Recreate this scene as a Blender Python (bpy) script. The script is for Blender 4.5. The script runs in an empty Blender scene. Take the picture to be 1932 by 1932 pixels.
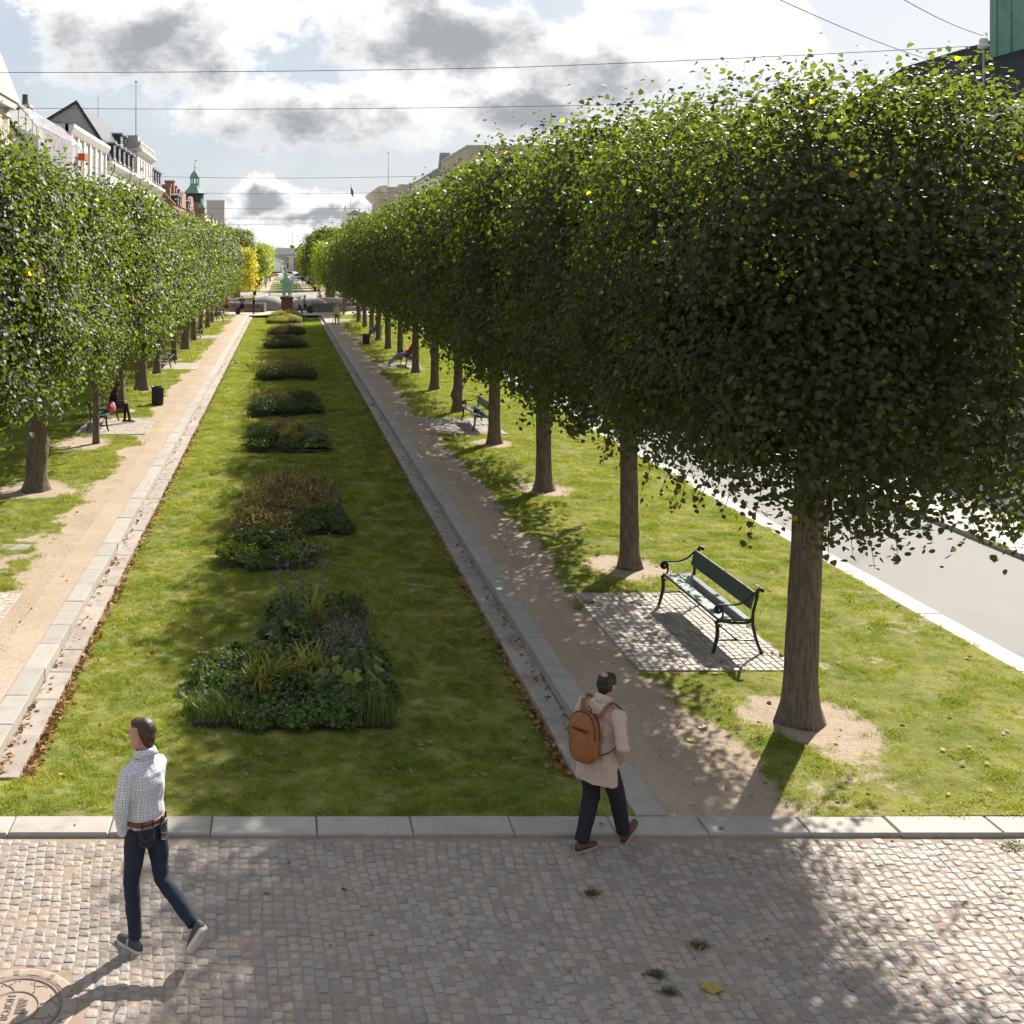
import bpy, math, random
import numpy as np
from mathutils import Vector, Matrix
R = math.radians
SC = bpy.context.scene
COL = SC.collection
rng = np.random.default_rng(7)
random.seed(7)

# ------------------------------------------------------------------ camera, light, sky
CAMH, FPX = 5.6, 2130.0          # eye height and focal length for a 1932-pixel wide picture
cam_d = bpy.data.cameras.new('camera'); cam = bpy.data.objects.new('camera', cam_d); COL.objects.link(cam)
cam.location = (0, 0, CAMH); cam.rotation_euler = (R(90), 0, 0)
cam_d.sensor_width = 36.0; cam_d.lens = 36.0 * FPX / 1932
cam_d.shift_x = (966 - 535) / 1932; cam_d.shift_y = -(966 - 482) / 1932
cam_d.clip_start = 0.1; cam_d.clip_end = 6000
SC.camera = cam

SUN_AZ, SUN_EL = R(35), R(36.5)    # azimuth measured from +Y (down the avenue) towards +X
sdir = Vector((math.sin(SUN_AZ) * math.cos(SUN_EL), math.cos(SUN_AZ) * math.cos(SUN_EL), math.sin(SUN_EL)))
sun_d = bpy.data.lights.new('sun', 'SUN'); sun = bpy.data.objects.new('sun', sun_d); COL.objects.link(sun)
sun_d.energy = 5.0; sun_d.angle = R(0.6); sun_d.color = (1.0, 0.94, 0.84)
sun.rotation_euler = sdir.to_track_quat('Z', 'Y').to_euler(); sun.location = (40, 60, 60)

vs = SC.view_settings
vs.view_transform = 'Standard'; vs.look = 'None'; vs.exposure = 1.0; vs.gamma = 1.0; vs.use_curve_mapping = False
SC.cycles.max_bounces = 5; SC.cycles.transparent_max_bounces = 8
SC.cycles.diffuse_bounces = 2; SC.cycles.glossy_bounces = 2; SC.cycles.transmission_bounces = 3
SC.cycles.use_adaptive_sampling = True; SC.cycles.adaptive_threshold = 0.03; SC.cycles.adaptive_min_samples = 16
SC.cycles.caustics_reflective = False; SC.cycles.caustics_refractive = False
SC.cycles.use_denoising = True; SC.cycles.sample_clamp_indirect = 4

class NT:
    """small helper to write node trees"""
    def __init__(s, tree): s.t = tree; s.n = tree.nodes; s.l = tree.links
    def add(s, kind, **kw):
        nd = s.n.new(kind)
        for k, v in kw.items():
            if k.startswith('i_'):
                key = k[2:]
                key = int(key) if key.isdigit() else key.replace('_', ' ')
                s.set(nd.inputs[key], v)
            else: setattr(nd, k, v)
        return nd
    def set(s, sock, v):
        if isinstance(v, bpy.types.NodeSocket): s.l.new(v, sock)
        elif isinstance(v, bpy.types.Node): s.l.new(v.outputs[0], sock)
        else:
            if isinstance(v, (tuple, list)) and sock.type == 'RGBA' and len(v) == 3: v = (*v, 1)
            sock.default_value = v
    def math(s, op, a, b=0.0, c=None, clamp=False):
        nd = s.n.new('ShaderNodeMath'); nd.operation = op; nd.use_clamp = clamp
        s.set(nd.inputs[0], a); s.set(nd.inputs[1], b)
        if c is not None: s.set(nd.inputs[2], c)
        return nd.outputs[0]
    def vmath(s, op, a, b=None):
        nd = s.n.new('ShaderNodeVectorMath'); nd.operation = op
        s.set(nd.inputs[0], a)
        if b is not None: s.set(nd.inputs[1], b)
        return nd.outputs[0]
    def ramp(s, f, lo, hi, a=0.0, b=1.0, smooth=True):
        nd = s.n.new('ShaderNodeMapRange'); nd.clamp = True
        nd.interpolation_type = 'SMOOTHSTEP' if smooth else 'LINEAR'
        s.set(nd.inputs[0], f); s.set(nd.inputs[1], lo); s.set(nd.inputs[2], hi); s.set(nd.inputs[3], a); s.set(nd.inputs[4], b)
        return nd.outputs[0]
    def mix(s, f, a, b, mode='MIX'):
        nd = s.n.new('ShaderNodeMix'); nd.data_type = 'RGBA'; nd.blend_type = mode
        s.set(nd.inputs[0], f); s.set(nd.inputs[6], a); s.set(nd.inputs[7], b)
        return nd.outputs[2]
    def noise(s, vec, scale, detail=4, rough=0.55, out=0):
        nd = s.n.new('ShaderNodeTexNoise'); s.set(nd.inputs['Vector'], vec)
        nd.inputs['Scale'].default_value = scale; nd.inputs['Detail'].default_value = detail; nd.inputs['Roughness'].default_value = rough
        return nd.outputs[out]
    def pos(s): return s.add('ShaderNodeNewGeometry').outputs['Position']
    def obj(s): return s.add('ShaderNodeTexCoord').outputs['Object']
    def attr(s, name, out='Fac'):
        return s.add('ShaderNodeAttribute', attribute_name=name).outputs[out]
    def bump(s, h, strength=0.3, dist=0.02):
        nd = s.n.new('ShaderNodeBump'); s.set(nd.inputs['Height'], h)
        nd.inputs['Strength'].default_value = strength; nd.inputs['Distance'].default_value = dist
        return nd.outputs[0]

w = bpy.data.worlds.new('World'); SC.world = w; w.use_nodes = True
t = NT(w.node_tree); t.n.clear()
sky = t.add('ShaderNodeTexSky', sky_type='NISHITA', sun_disc=False, sun_elevation=SUN_EL, sun_rotation=SUN_AZ)
sky.altitude = 10; sky.air_density = 1.0; sky.dust_density = 2.2; sky.ozone_density = 1.0
dirv = t.add('ShaderNodeTexCoord').outputs['Generated']
sp = t.add('ShaderNodeSeparateXYZ', i_0=dirv)
yy = t.math('MAXIMUM', sp.outputs[1], 0.08)
U = t.math('DIVIDE', sp.outputs[0], yy); V = t.math('DIVIDE', sp.outputs[2], yy)
# cloud masses: soft seeds in direction space, broken up by several octaves of noise
dstr = t.vmath('MULTIPLY', dirv, (1, 1, 1.45))
wob = t.noise(dstr, 9, 8, 0.62, out=1)
wsp = t.add('ShaderNodeSeparateXYZ', i_0=wob)
def blob(cx, cy, rx, ry, wb=0.13, k=1.05):
    rx, ry = rx * k, ry * k      # soft cloud mass in direction space (tangent of azimuth / elevation)
    a = t.math('ADD', U, t.math('MULTIPLY_ADD', wsp.outputs[0], wb, -0.5 * wb - (cx - 535) / FPX))
    b = t.math('ADD', V, t.math('MULTIPLY_ADD', wsp.outputs[1], wb * .7, -0.35 * wb - (482 - cy) / FPX))
    a = t.math('MULTIPLY', a, FPX / rx); b = t.math('MULTIPLY', b, FPX / ry)
    d = t.math('SQRT', t.math('ADD', t.math('MULTIPLY', a, a), t.math('MULTIPLY', b, b)))
    return t.ramp(d, 0.0, 1.45, 1.0, 0.0, smooth=False)
def total(bl):
    acc = None
    for q in bl:
        v = blob(*q)
        acc = v if acc is None else t.math('SMOOTH_MAX', acc, v, .15)
    return acc
CLD = [(300, 75, 250, 100), (150, 10, 160, 45), (480, 20, 130, 70), (610, 222, 260, 85), (840, 55, 250, 115), (1130, 120, 200, 120),
       (1010, 190, 160, 70), (1440, 70, 130, 75), (480, 378, 75, 34), (600, 392, 95, 30), (560, 440, 190, 22), (1250, -40, 260, 60)]
CR = [(270, 95, 190, 85), (590, 245, 240, 70), (850, 70, 215, 80), (1140, 155, 165, 75), (1000, 210, 130, 50), (480, 385, 50, 20), (600, 402, 80, 17)]
n1 = t.noise(dstr, 6.0, 10, 0.62)
n2 = t.noise(dstr, 20.0, 9, 0.66)
fwd = t.ramp(sp.outputs[1], 0.08, 0.3)
dens = t.math('ADD', t.math('MULTIPLY', t.math('MULTIPLY', total(CLD), fwd), 1.0), t.math('MULTIPLY_ADD', n1, 1.6, -1.03))
dens = t.math('ADD', dens, t.math('MULTIPLY_ADD', n2, 0.9, -0.45))
alpha = t.ramp(dens, 0.02, 0.26)
core = t.math('ADD', t.math('MULTIPLY', t.math('MULTIPLY', total(CR), fwd), 1.15), t.math('MULTIPLY_ADD', n2, 1.5, -0.86))
core = t.math('ADD', core, t.math('MULTIPLY_ADD', n1, 1.5, -0.72))
grey = t.ramp(core, 0.08, 0.95)
# clouds and haze glow towards the sun (forward scattering) and are duller away from it
sdot = t.add('ShaderNodeVectorMath', operation='DOT_PRODUCT'); t.set(sdot.inputs[0], dirv); sdot.inputs[1].default_value = tuple(sdir)
glow = t.ramp(sdot.outputs['Value'], -0.35, 0.75, 0.7, 1.0)
ccol = t.vmath('SCALE', t.mix(grey, (8.0, 8.0, 8.0), (2.9, 3.05, 3.25)))
t.set(ccol.node.inputs[3], glow)
skyc = t.mix(0.62, t.vmath('MULTIPLY', sky.outputs[0], (0.5, 0.5, 0.5)), t.vmath('SCALE', (5.3, 5.95, 6.8)))
t.set(skyc.node.inputs[7].links[0].from_node.inputs[3], glow)
veil = t.ramp(n1, 0.35, 0.7, 0.0, 0.3)
vc = t.vmath('SCALE', (7.4, 7.5, 7.6)); t.set(vc.node.inputs[3], glow)
skyc = t.mix(veil, skyc, vc)
upw = t.ramp(sp.outputs[2], -0.02, 0.0)
full = t.mix(upw, (1.6, 1.6, 1.5), t.mix(alpha, skyc, ccol))
bg = t.add('ShaderNodeBackground', i_Color=full, i_Strength=0.072)
t.l.new(bg.outputs[0], t.add('ShaderNodeOutputWorld').inputs[0])

# ------------------------------------------------------------------ mesh helpers
def link(o, parent=None):
    COL.objects.link(o)
    if parent is not None: o.parent = parent
    return o
def tag(o, label=None, cat=None, group=None, kind=None):
    if label: o['label'] = label
    if cat: o['category'] = cat
    if group: o['group'] = group
    if kind: o['kind'] = kind
    return o
def empty(name, loc=(0, 0, 0), rz=0.0, label=None, cat=None, group=None):
    o = bpy.data.objects.new(name, None); link(o)
    o.location = loc; o.rotation_euler = (0, 0, rz); o.empty_display_size = 0.2
    return tag(o, label, cat, group)
def copy_tree(o, parent=None):
    c = o.copy(); COL.objects.link(c); c.parent = parent
    for ch in list(o.children): copy_tree(ch, c)
    return c
def np_mesh(name, V_, F, mats, mi=None, smooth=False, tint=None, tint_name='tint'):
    """V (n,3), F (m,k) int array or list of index lists"""
    me = bpy.data.meshes.new(name)
    if isinstance(F, np.ndarray):
        m, k = F.shape
        me.vertices.add(len(V_)); me.vertices.foreach_set('co', np.asarray(V_, np.float32).ravel())
        me.loops.add(m * k); me.loops.foreach_set('vertex_index', F.astype(np.int32).ravel())
        me.polygons.add(m); me.polygons.foreach_set('loop_start', np.arange(0, m * k, k, dtype=np.int32))
        me.update(calc_edges=True)
    else:
        me.from_pydata([tuple(v) for v in V_], [], F); me.update()
    for q in (mats if isinstance(mats, (list, tuple)) else [mats]): me.materials.append(q)
    if mi is not None: me.polygons.foreach_set('material_index', np.asarray(mi, np.int32))
    if smooth: me.polygons.foreach_set('use_smooth', np.ones(len(me.polygons), bool))
    if tint is not None:
        at = me.attributes.new(tint_name, 'FLOAT', 'FACE' if len(tint) == len(me.polygons) else 'POINT')
        at.data.foreach_set('value', np.asarray(tint, np.float32))
    return me
class MB:
    """collects shapes, then build() links them as one mesh object"""
    def __init__(s): s.v = []; s.f = []; s.m = []; s.t = []
    def add(s, vs_, fs, m=0, t=0.0):
        o = len(s.v); s.v += [tuple(q) for q in vs_]
        for f in fs: s.f.append([o + i for i in f]); s.m.append(m); s.t.append(t)
        return s
    def box(s, x0, x1, y0, y1, z0, z1, m=0, t=0.0, M=None):
        p = [(x, y, z) for z in (z0, z1) for y in (y0, y1) for x in (x0, x1)]
        if M is not None: p = [M @ Vector(q) for q in p]
        return s.add(p, [(0, 2, 3, 1), (4, 5, 7, 6), (0, 1, 5, 4), (2, 6, 7, 3), (0, 4, 6, 2), (1, 3, 7, 5)], m, t)
    def bev(s, x0, x1, y0, y1, z0, z1, b=0.01, m=0, t=0.0, jit=0.0):
        """box with chamfered top edges"""
        r = lambda: random.uniform(-jit, jit)
        p = [(x0, y0, z0), (x1, y0, z0), (x1, y1, z0), (x0, y1, z0)]
        q = [(x0 + r(), y0 + r(), z1 - b), (x1 + r(), y0 + r(), z1 - b), (x1 + r(), y1 + r(), z1 - b), (x0 + r(), y1 + r(), z1 - b)]
        u = [(q[0][0] + b, q[0][1] + b, z1 + r() * .5), (q[1][0] - b, q[1][1] + b, z1 + r() * .5), (q[2][0] - b, q[2][1] - b, z1 + r() * .5), (q[3][0] + b, q[3][1] - b, z1 + r() * .5)]
        fs = [(8, 9, 10, 11)]
        for i in range(4):
            j = (i + 1) % 4
            fs += [(i, j, 4 + j, 4 + i), (4 + i, 4 + j, 8 + j, 8 + i)]
        return s.add(p + q + u, fs, m, t)
    def prism(s, poly, axis, a, b, m=0, t=0.0):
        """extrude a polygon (list of 2-d points) along axis 'x','y' or 'z' from a to b"""
        f = {'x': lambda p, q: (q, p[0], p[1]), 'y': lambda p, q: (p[0], q, p[1]), 'z': lambda p, q: (p[0], p[1], q)}[axis]
        n = len(poly); vs_ = [f(p, a) for p in poly] + [f(p, b) for p in poly]
        fs = [list(range(n))[::-1], list(range(n, 2 * n))] + [(i, (i + 1) % n, n + (i + 1) % n, n + i) for i in range(n)]
        return s.add(vs_, fs, m, t)
    def tube(s, path, rad, n=8, m=0, t=0.0, flat=None, caps=True):
        """swept tube; rad a number or list; flat = (sx, sy) squash"""
        P = [Vector(p) for p in path]; k = len(P)
        rr = rad if isinstance(rad, (list, tuple)) else [rad] * k
        o = []; up = None
        for i in range(k):
            d = (P[min(i + 1, k - 1)] - P[max(i - 1, 0)])
            d = d.normalized() if d.length > 1e-9 else Vector((0, 0, 1))
            if up is None:
                ref = Vector((0, 0, 1)) if abs(d.z) < 0.9 else Vector((0, 1, 0))
                a = d.cross(ref).normalized()
            else:
                a = (up - d * up.dot(d)); a = a.normalized() if a.length > 1e-6 else d.orthogonal().normalized()
            up = a; b = d.cross(a)
            sx, sy = flat if flat else (1, 1)
            for j in range(n):
                q = 2 * math.pi * j / n
                o.append(P[i] + a * (math.cos(q) * rr[i] * sx) + b * (math.sin(q) * rr[i] * sy))
        fs = [(i * n + j, i * n + (j + 1) % n, (i + 1) * n + (j + 1) % n, (i + 1) * n + j) for i in range(k - 1) for j in range(n)]
        if caps: fs += [list(range(n))[::-1], list(range((k - 1) * n, k * n))]
        return s.add(o, fs, m, t)
    def loft(s, rings, m=0, t=0.0, caps=True):
        n = len(rings[0]); k = len(rings)
        fs = [(i * n + j, i * n + (j + 1) % n, (i + 1) * n + (j + 1) % n, (i + 1) * n + j) for i in range(k - 1) for j in range(n)]
        if caps: fs += [list(range(n))[::-1], list(range((k - 1) * n, k * n))]
        return s.add([p for r in rings for p in r], fs, m, t)
    def lathe(s, prof, c=(0, 0, 0), n=20, m=0, t=0.0, sq=False):
        rings = []
        for r, z in prof:
            rings.append([(c[0] + r * math.cos(2 * math.pi * (j + .5) / n), c[1] + r * math.sin(2 * math.pi * (j + .5) / n), c[2] + z) for j in range(n)])
        return s.loft(rings, m, t)
    def build(s, name, mats, parent=None, smooth=False, loc=None):
        me = np_mesh(name, s.v, s.f, mats, s.m, smooth, s.t)
        o = bpy.data.objects.new(name, me); link(o, parent)
        if loc is not None: o.location = loc
        return o

# ------------------------------------------------------------------ materials
def new_mat(name):
    m = bpy.data.materials.new(name); m.use_nodes = True
    t_ = NT(m.node_tree); t_.n.clear()
    out = t_.add('ShaderNodeOutputMaterial')
    return m, t_, out
def pbr(name, col, rough=0.7, var=0.12, scale=8.0, bump=0.15, bdist=0.01, metal=0.0, tintvar=0.0, spec=0.5, objvar=0.0, bscale=None, dirt=None):
    """principled material with mottled colour, fine relief, and optional per-piece variation"""
    m, t_, out = new_mat(name)
    p = t_.pos()
    n = t_.noise(p, scale, 6, 0.6)
    n_b = t_.noise(p, scale * 5, 4, 0.6)
    f = t_.math('MULTIPLY_ADD', n, 2 * var, 1 - var)
    f = t_.math('MULTIPLY', f, t_.math('MULTIPLY_ADD', n_b, var, 1 - var / 2))
    if tintvar: f = t_.math('MULTIPLY', f, t_.math('MULTIPLY_ADD', t_.attr('tint'), tintvar, 1 - tintvar / 2))
    if objvar: f = t_.math('MULTIPLY', f, t_.math('MULTIPLY_ADD', t_.add('ShaderNodeObjectInfo').outputs['Random'], objvar, 1 - objvar / 2))
    c = t_.mix(1.0, col, t_.add('ShaderNodeCombineColor', i_0=f, i_1=f, i_2=f).outputs[0], 'MULTIPLY')
    if dirt:
        c = t_.mix(t_.ramp(t_.noise(p, dirt[1], 6, 0.65), 0.45, 0.75, 0, dirt[2]), c, dirt[0])
    b = t_.add('ShaderNodeBsdfPrincipled', i_Base_Color=c, i_Roughness=rough, i_Metallic=metal)
    b.inputs['Specular IOR Level'].default_value = spec
    if bump: t_.l.new(t_.bump(t_.noise(p, bscale or scale * 6, 5, 0.6), bump, bdist), b.inputs['Normal'])
    t_.l.new(b.outputs[0], out.inputs[0])
    return m
M = {}
M['granite'] = pbr('granite', (0.37, 0.335, 0.30), 0.75, 0.16, 2.0, 0.2, 0.004, tintvar=0.12, objvar=0.12, bscale=90, dirt=((0.25, 0.21, 0.165), 3.5, 0.55))
M['granite_step'] = pbr('granite_step', (0.36, 0.31, 0.27), 0.8, 0.18, 2.0, 0.2, 0.004, tintvar=0.14, objvar=0.14, bscale=90, dirt=((0.20, 0.15, 0.11), 3, 0.75))
M['asphalt'] = pbr('pale_asphalt', (0.30, 0.29, 0.275), 0.95, 0.08, 0.7, 0.12, 0.003, bscale=160, spec=.1, dirt=((0.24, 0.23, 0.22), .35, .8))
M['plaza'] = pbr('plaza_gravel', (0.44, 0.37, 0.30), 0.85, 0.12, 0.5, 0.1, 0.004, bscale=60)
M['slab'] = pbr('paving_slab', (0.36, 0.33, 0.30), 0.85, 0.1, 1.0, 0.1, 0.003, tintvar=0.2, bscale=80)
M['slab_pale'] = pbr('pale_slab', (0.55, 0.53, 0.50), 0.85, 0.08, 1.0, 0.1, 0.003, tintvar=0.1, bscale=80)
M['ground'] = pbr('ground_grey', (0.33, 0.30, 0.26), 0.85, 0.15, 0.2, 0.1, 0.01)
M['setts'] = pbr('bench_setts', (0.40, 0.345, 0.29), 0.7, 0.2, 9, 0.25, 0.004, tintvar=0.4, objvar=0.4, bscale=70)
M['joint'] = pbr('sandy_joint', (0.30, 0.225, 0.165), 0.95, 0.2, 14, 0.35, 0.006, bscale=120, dirt=((0.15, 0.13, 0.06), 3, 0.45))
# ------------------------------------------------------------------ the setting: ground, roads, kerbs, lawns
XL0, XL1 = -3.53, -3.23          # upper kerb, left (outer, inner edge)
XR0, XR1 = 3.53, 3.83            # upper kerb, right
LAWN0, LAWN1 = -2.93, 3.23       # lawn between the two steps
YF, YE = 11.27, 105.6            # near and far end of the garden
ZL = -0.25                       # lawn level
TREE_Y = [13.6 + 6.7 * k for k in range(14)]
XTR, XTL = 6.24, -5.95
def sheet(name, x0, x1, y0, y1, z, m, parent=None):
    o = MB().add([(x0, y0, z), (x1, y0, z), (x1, y1, z), (x0, y1, z)], [(0, 1, 2, 3)]).build(name, m, parent)
    if parent is None: tag(o, kind='structure')
    return o
sheet('ground', -3000, 3000, -400, 5000, -0.46, M['ground'])

# --- gravel paths
def gravel_colour(t_, p):
    big = t_.noise(p, 0.9, 5, 0.6); fine = t_.noise(p, 55, 4, 0.7); mid = t_.noise(p, 9, 5, 0.6)
    c = t_.mix(t_.ramp(big, 0.3, 0.7), (0.33, 0.25, 0.18), (0.42, 0.33, 0.25))
    c = t_.mix(t_.ramp(mid, 0.5, 0.72, 0, 0.5), c, (0.24, 0.18, 0.125))
    c = t_.mix(t_.ramp(t_.noise(p, .45, 6, .65), 0.5, 0.68, 0, 0.55), c, (0.23, 0.185, 0.14))
    c = t_.mix(t_.ramp(fine, 0.35, 0.75, 0, 0.55), c, (0.62, 0.50, 0.38))
    c = t_.mix(t_.ramp(t_.noise(p, 90, 2, 0.5), 0.62, 0.75, 0, 0.5), c, (0.16, 0.11, 0.075))
    return c, fine, mid
def gravel_mat():
    m, t_, out = new_mat('path_gravel')
    c, fine, mid = gravel_colour(t_, t_.pos())
    b = t_.add('ShaderNodeBsdfPrincipled', i_Base_Color=c, i_Roughness=0.95)
    b.inputs['Specular IOR Level'].default_value = 0.2
    h = t_.math('ADD', fine, t_.math('MULTIPLY', mid, 1.2))
    t_.l.new(t_.bump(h, 0.5, 0.012), b.inputs['Normal'])
    t_.l.new(b.outputs[0], out.inputs[0]); return m
M['gravel'] = gravel_mat()
sheet('gravel_path', XR1 - 0.05, 5.0, YF - 0.02, YE, -0.012, M['gravel'])
sheet('gravel_path', -4.9, XL0 + 0.05, YF - 0.02, YE, -0.012, M['gravel'])

# --- grass sheets: a 'grass' attribute (0 bare soil .. 1 turf) drives colour and blade density
def vnoise(x, y, s, seed):
    """smooth value noise"""
    r = np.random.default_rng(seed).random((256, 256))
    X, Y = x * s, y * s
    xi, yi = np.floor(X).astype(int), np.floor(Y).astype(int)
    fx, fy = X - xi, Y - yi
    fx = fx * fx * (3 - 2 * fx); fy = fy * fy * (3 - 2 * fy)
    g = lambda a, b: r[a % 256, b % 256]
    return (g(xi, yi) * (1 - fx) + g(xi + 1, yi) * fx) * (1 - fy) + (g(xi, yi + 1) * (1 - fx) + g(xi + 1, yi + 1) * fx) * fy
def fbm(x, y, s, seed):
    return vnoise(x, y, s, seed) * .5 + vnoise(x, y, s * 2.1, seed + 1) * .27 + vnoise(x, y, s * 4.3, seed + 2) * .15 + vnoise(x, y, s * 8.7, seed + 3) * .08
def sstep(a, b, x):
    q = np.clip((x - a) / (b - a), 0, 1); return q * q * (3 - 2 * q)
PADS_R = [(4.78, 6.98, 16.95 + 20.1 * k - 1.75, 16.95 + 20.1 * k + 1.75) for k in range(5)]
PADS_L = [(-6.6, -4.33, 16.95 + 20.1 * k - 1.75, 16.95 + 20.1 * k + 1.75) for k in range(5)]
def soil_rings(x, y, tx):
    d = np.full_like(x, 9.0)
    for k, ty in enumerate(TREE_Y):
        e = np.hypot((x - tx) * 1.0, (y - ty) * 0.85); d = np.minimum(d, e + (0.35 if k > 3 else 0.0))
    return d
def in_pad(x, y, pads):
    q = np.zeros(x.shape, bool)
    for a, b, c, d in pads: q |= (x > a - .03) & (x < b + .03) & (y > c - .03) & (y < d + .03)
    return q
def grass_right(x, y):
    n = fbm(x, y, 1.1, 20) - .5
    edge = 4.72 + 0.45 * np.exp(-((y - 12.2) / 1.6) ** 2) + n * 0.8
    g = sstep(edge - .05, edge + .35, x)
    dist = soil_rings(x, y, XTR) + (fbm(x, y, 1.6, 31) - .5) * .7
    g *= sstep(0.45, 0.95, dist)
    bare = sstep(0.48, 0.74, fbm(x, y, 1.1, 40)) * sstep(26, 15, y) * 0.6
    g *= 1 - bare
    return np.where(in_pad(x, y, PADS_R), 0, g)
def grass_left(x, y):
    n = fbm(x, y, 0.9, 60) - .5
    edge = -4.5 + n * 0.9
    g = sstep(edge + .1, edge - .5, x)
    dist = soil_rings(x, y, XTL) + (fbm(x, y, 1.6, 71) - .5) * 1.1
    g *= sstep(0.7, 1.2, dist)
    g *= 1 - sstep(0.58, 0.72, fbm(x, y, 1.2, 80)) * sstep(34, 22, y) * .8
    return np.where(in_pad(x, y, PADS_L), 0, g)
def lawn_z(x, y):
    return ZL + (-0.02 - ZL) * sstep(13.1, 11.4, y) + (fbm(x, y, 1.5, 5) - .5) * 0.03
def grass_lawn(x, y):
    return 1 - 0.45 * sstep(0.55, 0.75, fbm(x, y, 1.3, 90))
def grass_mat():
    m, t_, out = new_mat('turf')
    p = t_.pos()
    g = t_.attr('grass')
    n = t_.noise(p, 1.1, 6, 0.62); f = t_.noise(p, 26, 4, 0.7); q = t_.noise(p, 6, 5, 0.65)
    c = t_.mix(t_.ramp(n, 0.32, 0.66), (0.12, 0.155, 0.024), (0.26, 0.25, 0.065))
    c = t_.mix(t_.ramp(q, 0.48, 0.66, 0, 0.8), c, (0.26, 0.22, 0.10))
    c = t_.mix(t_.ramp(f, 0.45, 0.7, 0, 0.5), c, (0.055, 0.075, 0.016))
    s = gravel_colour(t_, p)[0]
    c = t_.mix(t_.ramp(t_.math('ADD', g, t_.math('MULTIPLY_ADD', t_.noise(p, 7, 6, .7), 1.3, -0.65)), 0.25, 0.6), s, c)
    b = t_.add('ShaderNodeBsdfPrincipled', i_Base_Color=c, i_Roughness=0.95)
    b.inputs['Specular IOR Level'].default_value = 0.1
    t_.l.new(t_.bump(t_.math('ADD', f, q), 0.7, 0.03), b.inputs['Normal'])
    t_.l.new(b.outputs[0], out.inputs[0]); return m
M['turf'] = grass_mat()
def grid_sheet(name, x0, x1, y0, y1, zf, gf, step=0.12):
    nx = int((x1 - x0) / step) + 1
    ys = np.concatenate([np.arange(y0, 45, step), np.arange(max(45, y0), y1 - .01, step * 4), [y1]])
    xs = np.linspace(x0, x1, nx)
    X, Y = np.meshgrid(xs, ys)
    Z = zf(X, Y); G = gf(X, Y)
    ny = len(ys); idx = np.arange(nx * ny).reshape(ny, nx)
    F = np.stack([idx[:-1, :-1], idx[:-1, 1:], idx[1:, 1:], idx[1:, :-1]], -1).reshape(-1, 4)
    me = np_mesh(name, np.stack([X, Y, Z], -1).reshape(-1, 3), F, M['turf'], None, True, G.ravel(), 'grass')
    o = bpy.data.objects.new(name, me); link(o); tag(o, kind='structure'); return o
flat = lambda z: (lambda x, y: z + (fbm(x, y, 1.3, 3) - .5) * 0.012)
grid_sheet('lawn', LAWN0 - 0.32, LAWN1 + 0.32, YF + 0.002, YE, lawn_z, grass_lawn)
grid_sheet('grass_verge', 4.2, 9.9, YF + 0.002, YE, lambda x, y: -0.014 + 0.022 * np.clip(grass_right(x, y) + .0, 0, 1) + .006 * fbm(x, y, 2, 3), grass_right)
grid_sheet('grass_verge', -9.9, -4.0, YF + 0.002, YE, lambda x, y: -0.014 + 0.022 * np.clip(grass_left(x, y), 0, 1) + .006 * fbm(x, y, 2, 3), grass_left)

# --- grass blades: tufts set out on the sheets (too many to count: stuff)
def blade_mat(name, c0, c1, dry):
    m, t_, out = new_mat(name)
    n = t_.noise(t_.pos(), 1.1, 5, 0.6); q = t_.noise(t_.pos(), 5.0, 4, 0.6)
    r = t_.add('ShaderNodeObjectInfo').outputs['Random']
    c = t_.mix(t_.ramp(n, 0.32, 0.66), c0, c1)
    c = t_.mix(t_.ramp(q, 0.50, 0.66, 0, 0.8), c, dry)
    c = t_.mix(t_.ramp(t_.noise(t_.pos(), 11, 4, .6), 0.52, 0.70, 0, 0.7), c, (0.06, 0.085, 0.018))
    c = t_.mix(t_.math('MULTIPLY', r, 0.45), c, (0.34, 0.34, 0.09))
    d = t_.add('ShaderNodeBsdfPrincipled', i_Base_Color=c, i_Roughness=0.55)
    d.inputs['Specular IOR Level'].default_value = 0.25
    tr = t_.add('ShaderNodeBsdfTranslucent', i_Color=t_.mix(1.0, c, (1.5, 1.6, 0.7), 'MULTIPLY'))
    mx = t_.add('ShaderNodeMixShader', i_0=0.45, i_1=d.outputs[0], i_2=tr.outputs[0])
    t_.l.new(mx.outputs[0], out.inputs[0]); return m
M['blade'] = blade_mat('grass_blade', (0.13, 0.205, 0.024), (0.29, 0.295, 0.06), (0.40, 0.33, 0.15))
TUFTS = bpy.data.collections.new('tuft_shapes')
def tuft(n, rad, h, w_):
    vs_, fs = [], []
    for i in range(n):
        a = random.uniform(0, 6.283); r = rad * math.sqrt(random.random())
        bx, by = r * math.cos(a), r * math.sin(a)
        th = random.uniform(0, 6.283); hh = h * random.uniform(.5, 1.15); lean = hh * random.uniform(.2, 1.2)
        la = random.uniform(0, 6.283); dx, dy = math.cos(th) * w_, math.sin(th) * w_
        o = len(vs_)
        mx_, my_ = bx + math.cos(la) * lean * .35, by + math.sin(la) * lean * .35
        vs_ += [(bx - dx, by - dy, 0), (bx + dx, by + dy, 0), (mx_ - dx * .8, my_ - dy * .8, hh * .6), (mx_ + dx * .8, my_ + dy * .8, hh * .6),
                (bx + math.cos(la) * lean, by + math.sin(la) * lean, hh)]
        fs += [[o, o + 1, o + 3, o + 2], [o + 2, o + 3, o + 4]]
    return vs_, fs
for i in range(6):
    vs_, fs = tuft(46, 0.085, 0.034, 0.0028)
    o = bpy.data.objects.new('tuft_shape', np_mesh('tuft_shape', vs_, fs, M['blade'])); TUFTS.objects.link(o)
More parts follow.
